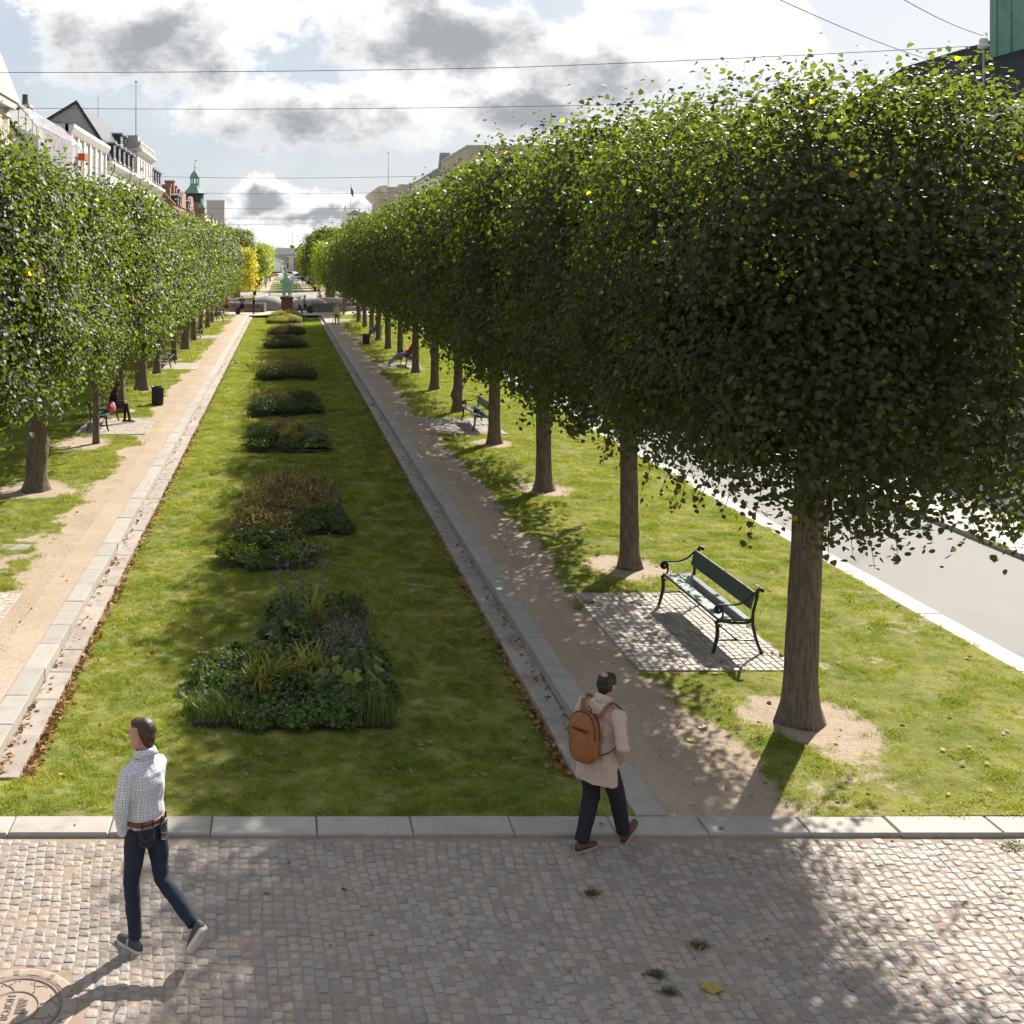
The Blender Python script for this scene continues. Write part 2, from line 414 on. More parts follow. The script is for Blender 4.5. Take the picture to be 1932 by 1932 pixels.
def instancer(name, pts, scale, coll, parent=None):
    """one object whose points carry random members of a collection"""
    me = bpy.data.meshes.new(name); me.vertices.add(len(pts)); me.vertices.foreach_set('co', np.asarray(pts, np.float32).ravel())
    a = me.attributes.new('sc', 'FLOAT', 'POINT'); a.data.foreach_set('value', np.asarray(scale, np.float32))
    a = me.attributes.new('rz', 'FLOAT', 'POINT'); a.data.foreach_set('value', rng.uniform(0, 6.283, len(pts)).astype(np.float32))
    o = bpy.data.objects.new(name, me); link(o, parent)
    ng = bpy.data.node_groups.new(name, 'GeometryNodeTree')
    ng.interface.new_socket('Geometry', in_out='INPUT', socket_type='NodeSocketGeometry')
    ng.interface.new_socket('Geometry', in_out='OUTPUT', socket_type='NodeSocketGeometry')
    g = NT(ng)
    gi = g.add('NodeGroupInput'); go = g.add('NodeGroupOutput')
    ci = g.add('GeometryNodeCollectionInfo'); ci.inputs['Collection'].default_value = coll
    ci.inputs['Separate Children'].default_value = True; ci.inputs['Reset Children'].default_value = True
    ip = g.add('GeometryNodeInstanceOnPoints'); ip.inputs['Pick Instance'].default_value = True
    na = g.add('GeometryNodeInputNamedAttribute', data_type='FLOAT'); na.inputs[0].default_value = 'sc'
    nr = g.add('GeometryNodeInputNamedAttribute', data_type='FLOAT'); nr.inputs[0].default_value = 'rz'
    rv = g.add('ShaderNodeCombineXYZ', i_2=nr.outputs[0])
    eu = g.add('FunctionNodeEulerToRotation', i_0=rv.outputs[0])
    ri = g.add('FunctionNodeRandomValue', data_type='INT')
    ri.inputs[4].default_value = 0; ri.inputs[5].default_value = max(len(coll.objects) - 1, 0)
    g.l.new(gi.outputs[0], ip.inputs['Points']); g.l.new(ci.outputs[0], ip.inputs['Instance'])
    g.l.new(na.outputs[0], ip.inputs['Scale']); g.l.new(eu.outputs[0], ip.inputs['Rotation']); g.l.new(ri.outputs[2], ip.inputs['Instance Index'])
    g.l.new(ip.outputs[0], go.inputs[0])
    md = o.modifiers.new('scatter', 'NODES'); md.node_group = ng
    return o
BEDS = []   # filled below: footprints kept clear of turf
def scatter(x0, x1, y0, y1, gf, zf, d0):
    """points with a density that thins out with distance while the tufts grow"""
    P, S = [], []
    for a, b, k, s in ((y0, 17, 1.0, 1.0), (17, 25, .6, 1.3), (25, 38, .3, 1.8), (38, 60, .13, 2.6), (60, y1, .05, 3.8)):
        n = int((x1 - x0) * (b - a) * d0 * k)
        x = rng.uniform(x0, x1, n); y = rng.uniform(a, b, n)
        keep = rng.random(n) < np.clip(gf(x, y) * 1.25 - .12, 0, 1) * (0.3 + 0.7 * sstep(.38, .55, fbm(x, y, 3.4, 50)))
        for (bx0, bx1, by0, by1) in BEDS: keep &= ~((x > bx0) & (x < bx1) & (y > by0) & (y < by1))
        x, y = x[keep], y[keep]
        P.append(np.stack([x, y, zf(x, y)], -1)); S.append(s * rng.uniform(.7, 1.25, len(x)) * (0.75 + .6 * sstep(.45, .75, fbm(x, y, 3.1, 55))))
    return np.concatenate(P), np.concatenate(S)

# --- kerb stones
def kerb_run(name, x0, x1, z0, z1, ys, split, m, length=1.0, b=0.006):
    """granite blocks laid end to end; the near ones one by one, the far ones joined"""
    far = MB(); near = []
    y = ys[0]
    while y < ys[1] - .05:
        y2 = min(y + length * random.uniform(.84, 1.14), ys[1])
        if y < split: near.append((y, y2))
        else: far.bev(x0, x1, y + .0015, y2 - .0015, z0, z1 + random.uniform(-.003, .003), b, 0, random.random())
        y = y2
    k = far.build(name, m); tag(k, kind='structure')
    for y, y2 in near:
        MB().bev(x0 + random.uniform(-.006, .006), x1 + random.uniform(-.006, .006), y + .0015, y2 - .0015, z0, z1 + random.uniform(-.004, .006), b, 0, random.random(), .003).build('kerb_stone', m, k)
    return k
kerb_run('kerb', XR0, XR1, -0.2, 0.012, (YF, YE), 52, M['granite'])
kerb_run('kerb', XL0, XL1, -0.2, 0.012, (YF, YE), 52, M['granite'])
kerb_run('garden_step', LAWN1, XR0 - .004, -0.36, -0.135, (12.4, YE), 45, M['granite_step'])
kerb_run('garden_step', XL1 + .004, LAWN0, -0.36, -0.135, (12.4, YE), 45, M['granite_step'])
# front kerb across the garden
fk = MB().bev(9.4, 14.0, 10.93, YF, -.3, 0.008, .012).bev(-14, -6.4, 10.93, YF, -.3, 0.008, .012).build('kerb', M['granite']); tag(fk, kind='structure')
x = -6.4
while x < 9.3:
    x2 = min(x + random.uniform(.86, 1.06), 9.4)
    MB().bev(x + .004, x2 - .004, 10.93 + random.uniform(-.004, .004), YF - .001, -.3, 0.008 + random.uniform(-.004, .004), .014, 0, random.random()).build('kerb_stone', M['granite'], fk)
    x = x2
# side roads with kerbs and pavements
ROADZ = -0.10
for s in (1, -1):
    lo = lambda a, b: (min(s * a, s * b), max(s * a, s * b))
    a, b = lo(10.28, 13.85); sheet('road', a, b, -30, 330, ROADZ, M['asphalt'])
    a, b = lo(9.9, 10.28)
    if s > 0: kerb_run('kerb', a, b, -.3, 0.0, (YF, YE + 50), 48, M['granite'], 1.25)
    else: kerb_run('kerb', a, b, -.3, 0.0, (YF, YE + 50), 0, M['granite'], 1.25)
    a, b = lo(13.85, 14.2); kerb_run('kerb', a, b, -.3, 0.0, (5, 330), 34 if s > 0 else 0, M['granite'], 1.25)
    pv = MB()
    for (p, q, mi) in ((14.2, 14.75, 1), (14.75, 16.3, 0), (16.3, 17.0, 1), (17.0, 18.6, 0), (18.6, 20.0, 0)):
        y = 5.0
        while y < 330:
            L = 1.5 if y < 60 else 30
            a, b = lo(p, q)
            pv.bev(a + .004, b - .004, y + .004, min(y + L, 330) - .004, -.3, -0.002 + random.uniform(-.002, .002), .004, mi, random.random()); y += L
    tag(pv.build('pavement', [M['slab'], M['slab_pale']]), kind='structure')
# far squares and cross streets
sheet('plaza', -13.8, 13.8, YE + .01, 146, -0.004, M['plaza'])
sheet('road', -60, 60, 159, 176, -0.04, M['asphalt'])
sheet('road', -60, 60, 236, 257, -0.04, M['asphalt'])
sheet('road', -200, 200, 296, 330, -0.04, M['asphalt'])
sheet('plaza', -200, 200, 330, 420, -0.02, M['plaza'])
for (y0, y1) in ((146, 159), (177, 236), (258, 295)):
    for (x0, x1) in ((-2.3, 3.2), (4.5, 9.9), (-9.9, -3.8)):
        grid_sheet('lawn', x0, x1, y0, y1, lambda x, y: np.full_like(x, 0.0), lambda x, y: np.ones_like(x), 1.0)
    sheet('gravel_path', 3.5, 4.5, y0, y1, -.01, M['gravel']); sheet('gravel_path', -3.8, -2.6, y0, y1, -.01, M['gravel'])
    kerb_run('kerb', 3.2, 3.5, -.3, 0.02, (y0, y1), 0, M['granite'], 5.0); kerb_run('kerb', -2.6, -2.3, -.3, 0.02, (y0, y1), 0, M['granite'], 5.0)

# --- cobbled forecourt
def cobble_mat():
    m, t_, out = new_mat('cobble_granite')
    p = t_.pos()
    r = t_.math('FRACT', t_.math('ADD', t_.attr('tint'), t_.add('ShaderNodeObjectInfo').outputs['Random']))
    c = t_.mix(t_.ramp(r, 0.0, 1.0, smooth=False), (0.23, 0.205, 0.19), (0.43, 0.375, 0.335))
    c = t_.mix(t_.ramp(r, 0.74, 0.86), c, (0.12, 0.125, 0.135))
    c = t_.mix(t_.ramp(r, 0.45, 0.6, 0, .55), c, (0.33, 0.255, 0.21))
    f = t_.noise(p, 120, 3, 0.6); g = t_.noise(p, 22, 5, 0.65)
    c = t_.mix(t_.ramp(f, 0.5, 0.75, 0, 0.5), c, (0.55, 0.52, 0.48))
    c = t_.mix(t_.ramp(g, 0.5, 0.8, 0, 0.5), c, (0.34, 0.25, 0.185))
    big = t_.noise(p, 0.8, 5, 0.6)
    c = t_.mix(t_.ramp(big, 0.45, 0.7, 0, 0.4), c, (0.36, 0.275, 0.21))
    b = t_.add('ShaderNodeBsdfPrincipled', i_Base_Color=c, i_Roughness=t_.ramp(g, .3, .7, .5, .8))
    b.inputs['Specular IOR Level'].default_value = 0.45
    t_.l.new(t_.bump(t_.math('ADD', g, t_.math('MULTIPLY', f, .3)), 0.5, 0.01), b.inputs['Normal'])
    t_.l.new(b.outputs[0], out.inputs[0]); return m
M['cobble'] = cobble_mat()
fc = sheet('cobbled_forecourt', -60, 60, -30, 10.93, -0.034, M['joint'])
MHX, MHY, MHR = -2.02, 8.44, 0.47            # manhole
def cobble_shape(w_, d_, h):
    """one worn sett: 8-sided domed block"""
    b = 0.010
    jx = lambda s=.008: random.uniform(-s, s)
    base = [(-w_, -d_), (w_, -d_), (w_, d_), (-w_, d_)]
    ring0, ring1, ring2 = [], [], []
    for i in range(4):
        x, y = base[i]; x += jx(); y += jx(); nx_, ny_ = base[(i + 1) % 4]
        px_, py_ = base[i - 1]
        for q in (0, 1):
            tx, ty = ((px_, py_), (nx_, ny_))[q]
            ex, ey = x + (tx - x) * .11, y + (ty - y) * .11
            ring0.append((ex, ey, -.05)); ring1.append((ex, ey, h - .008 + jx(.003))); ring2.append((ex * (1 - b / w_), ey * (1 - b / d_), h - .002 + jx(.0025)))
    v = ring0 + ring1 + ring2 + [(jx(), jx(), h + jx(.002) + .002)]
    f = []
    for i in range(8):
        j = (i + 1) % 8
        f += [(i, j, 8 + j, 8 + i), (8 + i, 8 + j, 16 + j, 16 + i), (16 + i, 16 + j, 24)]
    return v, f
SH = [cobble_shape(.0445 * random.uniform(.92, 1.05), .0465 * random.uniform(.88, 1.05), .012 + random.uniform(-.003, .005)) for _ in range(16)]
cobs = []
xcol = -4.2
while xcol < 8.6:
    y = 6.6 + random.uniform(0, .1)
    while y < 10.87:
        st = .100 * random.uniform(.94, 1.07)
        bend = 0.10 * math.sin((y - 6.5) * 1.1 + xcol * .35) + 0.03 * math.sin(xcol * 2.3 + y * 2)
        x = xcol + bend + random.uniform(-.006, .006)
        yy_ = y + 0.05 * math.sin(xcol * 1.3)
        if math.hypot(x - MHX, yy_ - MHY) > MHR + .055 and yy_ < 10.865 and -2.75 - (yy_ - 8.3) * .34 < x < 6.0 + (yy_ - 8.3) * .75: cobs.append((x, yy_))
        y += st
    xcol += .095
near_key = lambda q: (q[1] if -0.2 - .253 * q[1] < q[0] < .655 * q[1] and q[1] > 8.32 else 99)
cobs.sort(key=near_key)
shp = [np_mesh('cobblestone', v, f, M['cobble'], None, False) for v, f in SH]
for (x, y) in cobs[:300]:
    o = bpy.data.objects.new('cobblestone', random.choice(shp)); link(o, fc)
    o.location = (x, y, -0.040 + random.uniform(-.003, .003)); o.rotation_euler = (random.gauss(0, .025), random.gauss(0, .025), random.gauss(0, .06) + random.choice((0, math.pi)))
rest = MB()
for (x, y) in cobs[300:]:
    v, f = random.choice(SH)
    Mx = Matrix.Translation((x, y, -0.040 + random.uniform(-.003, .003))) @ Matrix.Rotation(random.gauss(0, .06), 4, 'Z') @ Matrix.Rotation(random.gauss(0, .025), 4, 'X') @ Matrix.Rotation(random.gauss(0, .025), 4, 'Y')
    rest.add([Mx @ Vector(p) for p in v], f, 0, random.random())
o = rest.build('cobble_paving', M['cobble'], fc); o['kind'] = 'stuff'

# --- sett pads under the benches
def pad(x0, x1, y0, y1, single):
    base = sheet('bench_pad', x0, x1, y0, y1, 0.004, M['joint'])
    rows = int((x1 - x0) / .1); st = (x1 - x0) / rows
    allp = []
    for i in range(rows):
        y = y0 + random.uniform(-.04, .0)
        while y < y1 - .05:
            L = random.uniform(.105, .14)
            a, b = max(y, y0), min(y + L, y1)
            if b - a > .05: allp.append((x0 + i * st, a, b))
            y += L
    allp.sort(key=lambda q: q[1])
    lim = 300 if single else 0
    far = MB()
    for k, (x, a, b) in enumerate(allp):
        tgt = MB() if k < lim else far
        tgt.bev(x + .005, x + st - .005, a + .005, b - .005, -.04, 0.014 + random.uniform(-.003, .004), .006, 0, random.random(), .003)
        if k < lim: tgt.build('paving_sett', M['setts'], base)
    o = far.build('sett_paving', M['setts'], base); o['kind'] = 'stuff'
for i, p in enumerate(PADS_R): pad(*p, i == 0)
for i, p in enumerate(PADS_L): pad(*p, i == 0)
# ------------------------------------------------------------------ trees
def leaf_mat(name, c0, c1, yellow, trans=0.45, gloss=0.42, back=(1.7, 1.75, 0.55)):
    m, t_, out = new_mat(name)
    r = t_.attr('tint')
    n = t_.noise(t_.pos(), 0.9, 3, 0.5)
    c = t_.mix(r, c0, c1)
    c = t_.mix(t_.ramp(n, 0.4, 0.65, 0, 0.35), c, c1)
    c = t_.mix(t_.ramp(r, 0.9965, 0.998), c, yellow)
    d = t_.add('ShaderNodeBsdfPrincipled', i_Base_Color=c, i_Roughness=gloss)
    d.inputs['Specular IOR Level'].default_value = 0.36
    tr = t_.add('ShaderNodeBsdfTranslucent', i_Color=t_.mix(1.0, c, back, 'MULTIPLY'))
    mx = t_.add('ShaderNodeMixShader', i_0=trans, i_1=d.outputs[0], i_2=tr.outputs[0])
    t_.l.new(mx.outputs[0], out.inputs[0]); return m
M['lime_leaf'] = leaf_mat('lime_leaf', (0.018, 0.025, 0.018), (0.036, 0.048, 0.023), (0.30, 0.19, 0.02), 0.40, 0.52, (8.0, 7.8, 1.1))
M['yellow_leaf'] = leaf_mat('turning_leaf', (0.30, 0.27, 0.03), (0.52, 0.44, 0.05), (0.5, 0.3, 0.04))
M['pale_leaf'] = leaf_mat('pale_leaf', (0.13, 0.19, 0.03), (0.27, 0.31, 0.05), (0.5, 0.4, 0.05))
def bark_mat():
    m, t_, out = new_mat('lime_bark')
    p = t_.vmath('MULTIPLY', t_.obj(), (1, 1, 0.16))
    n = t_.noise(p, 26, 7, 0.65); q = t_.noise(t_.obj(), 3, 4, 0.6)
    c = t_.mix(t_.ramp(n, 0.3, 0.7), (0.105, 0.083, 0.062), (0.24, 0.195, 0.148))
    c = t_.mix(t_.ramp(q, 0.5, 0.75, 0, 0.5), c, (0.17, 0.165, 0.085))
    b = t_.add('ShaderNodeBsdfPrincipled', i_Base_Color=c, i_Roughness=0.95)
    b.inputs['Specular IOR Level'].default_value = 0.15
    t_.l.new(t_.bump(n, 0.9, 0.03), b.inputs['Normal'])
    t_.l.new(b.outputs[0], out.inputs[0]); return m
M['bark'] = bark_mat()

def unit(v): return v / np.maximum(np.linalg.norm(v, axis=-1, keepdims=True), 1e-9)
LEAF6 = np.array([(0, 0, 0), (.40, .10, .06), (.46, .52, .10), (0, 1.06, -.10), (-.46, .52, .10), (-.40, .10, .06)])
LF6 = np.array([(0, 1, 2, 3), (0, 3, 4, 5)])
LEAF4 = np.array([(0, 0, 0), (.5, .42, .09), (0, 1.0, -.06), (-.5, .42, .09)])
LF4 = np.array([(0, 1, 2), (0, 2, 3)])
def leaves(P, Nn, size, r, six=True, droop=0.7):
    """leaf blades at points P facing about Nn; returns vertices, faces, tint"""
    n = len(P)
    nrm = unit(Nn + r.normal(0, .55, (n, 3)))
    d = np.array([0, 0, -droop]) + r.normal(0, .6, (n, 3)) + Nn * .35
    d = unit(d - nrm * (d * nrm).sum(-1, keepdims=True))
    s = np.cross(d, nrm)
    L6, F6 = (LEAF6, LF6) if six else (LEAF4, LF4)
    sz = size * r.uniform(.5, 1.3, (n, 1, 1))
    Vv = P[:, None, :] + sz * (L6[None, :, 0:1] * s[:, None] + L6[None, :, 1:2] * d[:, None] + L6[None, :, 2:3] * nrm[:, None])
    k = len(L6)
    F = (F6[None] + (np.arange(n) * k)[:, None, None]).reshape(-1, F6.shape[1])
    return Vv.reshape(-1, 3), F, np.repeat(r.random(n), len(F6))
def crown_points(r, n_cl, per, a, b, z0, z1, thin=None, power=5.0, spread=.27, inner=.24, seed_tilt=0.0):
    """leaf clumps over the skin of a clipped, box-like crown (half sizes a, b; from z0 to z1)"""
    c = (z1 - z0) / 2; zc = (z1 + z0) / 2
    # area-weighted directions on the rounded box
    q = r.normal(0, 1, (n_cl * 6, 3)) * np.array([a, b, c])
    q = unit(q)
    e = (np.abs(q[:, 0] / a) ** power + np.abs(q[:, 1] / b) ** power + np.abs(q[:, 2] / c) ** power) ** (-1 / power)
    S = q * e[:, None]
    g = np.sign(S) * np.abs(S / np.array([a, b, c])) ** (power - 1) / np.array([a, b, c]); g = unit(g)
    wgt = e ** 2 / np.maximum((q * g).sum(-1), .2)
    pick = r.choice(len(S), n_cl, replace=False, p=wgt / wgt.sum())
    S, g = S[pick], g[pick]
    # bulges: low-frequency swelling of the skin
    lump = 0.24 * np.sin(S[:, 1] * 1.9 + r.uniform(0, 6)) * np.sin(S[:, 2] * 2.3 + r.uniform(0, 6)) + 0.15 * np.sin(S[:, 1] * 4.3 + S[:, 2] * 3.1 + r.uniform(0, 6)) + 0.08 * np.sin(S[:, 0] * 4 + S[:, 2] * 5)
    if seed_tilt: lump = lump * .5
    off = lump + r.normal(-.10, .13, n_cl)
    C = S + g * off[:, None]
    inn = r.random(n_cl) < inner
    C[inn] = S[inn] * r.uniform(.35, .8, (inn.sum(), 1))
    # underside: hollow around the trunk, ragged skirt outside
    low = g[:, 2] < -.55
    hol = np.clip(1 - np.hypot(C[:, 0] / a, C[:, 1] / b), 0, 1)
    C[low, 2] += hol[low] * 0.9
    C[:, 2] += zc
    if seed_tilt: C[:, 2] += (1.05 * sstep(.55, 1.0, C[:, 0] / a) + .35 * sstep(-.1, -1.0, C[:, 0] / a) + .06) * np.clip((zc - C[:, 2]) / c, 0, 1) ** 1.5
    if thin is not None:
        kp = r.random(n_cl) < thin(C); C, g = C[kp], g[kp]
    m = len(C)
    cnt = r.poisson(per, m); idx = np.repeat(np.arange(m), cnt)
    P = C[idx] + r.normal(0, spread, (len(idx), 3)) * np.array([1, 1, .85])
    Nn = unit(g[idx] * .75 + np.array([0, 0, .45]))
    return P, Nn
def shoots(r, n, a, b, z1, size, k=9):
    """upright young shoots that break the clipped top line"""
    P, Nn = [], []
    for i in range(n):
        x, y = r.uniform(-a * .9, a * .9), r.uniform(-b, b)
        h = r.uniform(.05, .3); zt = z1 - .12 - .5 * max(abs(x / a) ** 4, abs(y / b) ** 6)
        lx, ly = r.normal(0, .15, 2)
        for j in range(k):
            f = j / k
            P.append((x + lx * f * h * 2 + r.normal(0, .03), y + ly * f * h * 2 + r.normal(0, .03), zt + h * f)); Nn.append((r.normal(), r.normal(), .6))
    return np.array(P), unit(np.array(Nn))
TWIGS = {}
def crown_mesh(name, seed, n_cl, per, size, dims, six, mat, thin=None, n_sh=60, spread=.27, hang=0):
    r = np.random.default_rng(seed); a, b, z0, z1 = dims
    P, Nn = crown_points(r, n_cl, per, a, b, z0, z1, thin, spread=spread, seed_tilt=.4 if seed == 11 else 0.0)
    P2, N2 = shoots(r, n_sh, a, b, z1, size)
    P, Nn = np.concatenate([P, P2]), np.concatenate([Nn, N2])
    if hang:   # hanging twigs along the lower rim
        Q, K = [], []
        for i in range(hang):
            ang = r.uniform(0, 6.283); x, y = a * .93 * np.sign(np.cos(ang)) * abs(np.cos(ang)) ** .6, b * .93 * np.sign(np.sin(ang)) * abs(np.sin(ang)) ** .6
            L = r.uniform(.2, .55); dx, dy = np.cos(ang) * r.uniform(.1, .6), np.sin(ang) * r.uniform(.1, .6)
            TWIGS.setdefault(seed, []).append([(x * .8, y * .8, z0 + .75), (x, y, z0 + .40), (x + dx * L * .5, y + dy * L * .5, z0 + .38 - L * .5), (x + dx * L, y + dy * L, z0 + .38 - L)])
            for f in np.linspace(0, 1, int(L * 24)):
                Q.append((x + dx * f * L + r.normal(0, .035), y + dy * f * L + r.normal(0, .035), z0 + .38 - L * f)); K.append((np.cos(ang), np.sin(ang), .5))
        P = np.concatenate([P, np.array(Q)]); Nn = np.concatenate([Nn, unit(np.array(K))])
    V_, F, T = leaves(P, Nn, size, r, six)
    # leafage deep inside the crown (coarser, mostly hidden) keeps the far light from leaking through
    ni = 5200 if six else 2600
    q = unit(r.normal(0, 1, (ni, 3)) * np.array([a, b, (z1 - z0) / 2])); c3 = np.array([a, b, (z1 - z0) / 2])
    e = ((np.abs(q / c3) ** 5).sum(-1)) ** (-1 / 5); Pi = q * (e * r.uniform(.45, .84, ni))[:, None]; Pi[:, 2] += (z0 + z1) / 2 + .15
    if thin is not None: Pi = Pi[(r.random(ni) < thin(Pi) ** 2)]
    V2, F2, T2 = leaves(Pi, unit(r.normal(0, 1, (len(Pi), 3))), .2 if six else .28, r, six)
    F = np.concatenate([F, F2 + len(V_)]); V_ = np.concatenate([V_, V2]); T = np.concatenate([T, T2 * .6])
    return np_mesh(name, V_, F, mat, None, False, T)
def trunk_mesh(name, seed, r0, r1, h, burl=0, lean=0.0, flare=1.5, segs=14):
    r = np.random.default_rng(seed); rings = []; n = 18
    ph = r.uniform(0, 6, 4); blobs = [(r.uniform(0, 6.28), r.uniform(.1, h * .75), r.uniform(.5, .9)) for _ in range(burl)]
    for i in range(segs + 1):
        z = h * (i / segs) ** 1.25 - .06
        rad = r1 + (r0 - r1) * (1 - max(z, 0) / h) + r0 * (flare - 1) * math.exp(-max(z, 0) / .16)
        ring = []
        for j in range(n):
            q = 2 * math.pi * j / n
            k = 1 + .06 * math.sin(3 * q + ph[0] + z) + .035 * math.sin(7 * q + ph[1]) + .10 * math.exp(-max(z, 0) / .25) * math.sin(5 * q + ph[2]) + .02 * math.sin(z * 9 + q * 2)
            for (ba, bz, bs) in blobs:
                dq = math.atan2(math.sin(q - ba), math.cos(q - ba)); k += bs * math.exp(-(dq / .45) ** 2 - ((z - bz) / .14) ** 2)
            ring.append((rad * k * math.cos(q) + lean * z, rad * k * math.sin(q), z))
        rings.append(ring)
    mb = MB().loft(rings)
    return np_mesh(name, mb.v, mb.f, M['bark'], None, True)
def branch_mesh(name, seed, h, r1, dims, n=11, lean=0.0):
    r = np.random.default_rng(seed); a, b, z0, z1 = dims; mb = MB()
    mb.tube([(lean * h, 0, h - .12), (lean * h, 0, (h + z1) / 2), (0.05, .1, z1 - .7)], [r1 * 1.02, r1 * .6, r1 * .12], 9)
    for i in range(n):
        q = 2 * math.pi * i / n + r.uniform(-.25, .25); zs = h + r.uniform(-.05, 1.6)
        ex, ey = math.cos(q) * a * r.uniform(.6, .9), math.sin(q) * b * r.uniform(.55, .9); ez = zs + r.uniform(.3, 2.4)
        p0 = Vector((lean * h, 0, zs)); p3 = Vector((ex, ey, min(ez, z1 - .6)))
        pts = [p0.lerp(p3, f) + Vector((0, 0, .35 * math.sin(f * math.pi))) + Vector(r.normal(0, .05, 3)) * (f > 0) for f in (0, .25, .5, .75, 1)]
        rr = r1 * r.uniform(.32, .5)
        mb.tube(pts, [rr, rr * .8, rr * .55, rr * .35, rr * .12], 6)
        for k in range(3):
            f = r.uniform(.4, .9); s0 = p0.lerp(p3, f) + Vector((0, 0, .35 * math.sin(f * math.pi)))
            s1 = s0 + Vector((r.normal(0, .5), r.normal(0, .7), r.uniform(.1, .9)))
            mb.tube([s0, s0.lerp(s1, .5) + Vector(r.normal(0, .06, 3)), s1], [rr * .3, rr * .2, rr * .06], 5)
    return np_mesh(name, mb.v, mb.f, M['bark'], None, True)

DIM = (1.92, 3.12, 2.85, 7.75)
def thin1(C):       # the nearest crown is loose on its outer, roadward side
    loose = sstep(.5, 1.7, C[:, 0]) * sstep(6.8, 3.4, C[:, 2] + .4 * C[:, 0] * 0)
    return 1 - .5 * loose - .42 * sstep(1.0, 1.6, C[:, 0]) * sstep(5.0, 4.2, C[:, 2])
CROWN = {'near': crown_mesh('crown', 11, 2300, 58, .060, (1.98, 3.15, 2.85, 7.25), True, M['lime_leaf'], thin1, 90, .19, 60),
         'second': crown_mesh('crown', 12, 1300, 44, .086, DIM, True, M['lime_leaf'], None, 100, .24, 50)}
for i in range(3): CROWN['mid%d' % i] = crown_mesh('crown', 20 + i, 950, 36, .105, DIM, True, M['lime_leaf'], None, 70, .27, 40)
for i in range(2): CROWN['far%d' % i] = crown_mesh('crown', 30 + i, 700, 26, .155, DIM, False, M['lime_leaf'], None, 50, .28, 20)
CROWN['yellow'] = crown_mesh('crown', 40, 300, 14, .26, (1.6, 2.0, 1.9, 5.9), False, M['yellow_leaf'], None, 40, .4, 20)
CROWN['pale'] = crown_mesh('crown', 41, 420, 18, .24, (2.3, 3.3, 2.3, 7.3), False, M['pale_leaf'], None, 40, .32, 20)
CROWN['big'] = crown_mesh('crown', 42, 480, 20, .22, (2.3, 3.4, 2.5, 8.6), False, M['lime_leaf'], None, 40, .3, 20)
TRUNK = [trunk_mesh('trunk', 50, .195, .165, 3.3, 0, .045, 1.55), trunk_mesh('trunk', 51, .178, .148, 3.3, 0), trunk_mesh('trunk', 52, .17, .14, 3.3, 2), trunk_mesh('trunk', 53, .185, .145, 3.3, 1, -.02),
         trunk_mesh('trunk', 54, .27, .22, 3.3, 5, .03), trunk_mesh('trunk', 55, .105, .085, 3.3, 0, 0, 1.15), trunk_mesh('trunk', 56, .55, .45, 3.2, 2, 0, 1.3)]
BRANCH = [branch_mesh('branches', 60, 3.2, .16, DIM, 11, .045), branch_mesh('branches', 61, 3.2, .15, DIM, 9), branch_mesh('branches', 62, 3.2, .08, DIM, 8)]
def tree(name, x, y, crown, trunk, branch, label, group, rot=0, sc=1.0, z=-0.02):
    root = empty(name, (x, y, z), 0, label, 'tree', group)
    for nm, me, rz in (('trunk', TRUNK[trunk], random.uniform(0, 6.28) if trunk else 0.0), ('branches', BRANCH[branch], 0), ('crown', CROWN[crown], rot)):
        o = bpy.data.objects.new(nm, me); link(o, root); o.rotation_euler[2] = rz
        if nm == 'crown': o['kind'] = 'stuff'
    if crown == 'near':
        tw_ = MB()
        for p_ in TWIGS[11]: tw_.tube(p_, [.007, .005, .004, .002], 4)
        tw_.build('twigs', M['bark'], root)['kind'] = 'stuff'
    if crown != 'near': root.rotation_euler = (random.gauss(0, .012), random.gauss(0, .012), random.gauss(0, .03))
    root.scale = (sc * random.uniform(.97, 1.03), sc, sc); return root
ORD = ['first', 'second', 'third', 'fourth', 'fifth', 'sixth', 'seventh', 'eighth', 'ninth', 'tenth', 'eleventh', 'twelfth', 'thirteenth', 'fourteenth', 'fifteenth']
for k, y in enumerate(TREE_Y):
    if k == 13: continue
    cr = 'near' if k == 0 else 'second' if k == 1 else 'mid%d' % (k % 3) if k < 8 else 'far%d' % (k % 2)
    lab = 'large dark lime tree shading the bench, nearest the camera' if k == 0 else '%s clipped lime tree in the shaded right-hand row' % ORD[k]
    tree('lime_tree', XTR + random.uniform(-.06, .06), y, cr, 0 if k == 0 else 1 + (k % 3), 0 if k == 0 else 1, lab, 'clipped lime trees along the right path',
         math.pi if k % 2 and k > 1 else 0, random.uniform(.985, 1.015) if k else 1.0)
for k in range(1, 13):
    y = TREE_Y[k]
    cr = 'second' if k in (1, 2) else 'mid%d' % ((k + 1) % 3) if k < 8 else 'far%d' % (k % 2)
    thin = k == 3
    lab = 'young thin-trunked lime tree beside the woman on the bench' if thin else '%s clipped lime tree in the sunlit left-hand row' % ORD[k - 1]
    tree('lime_tree', XTL + random.uniform(-.08, .08) + (.3 if thin else 0), y, cr, 5 if thin else (4 if k in (2, 4, 5, 8) else 1 + k % 3), 2 if thin else 1, lab, 'clipped lime trees along the left path',
         math.pi * (k % 2), random.uniform(.94, .965))
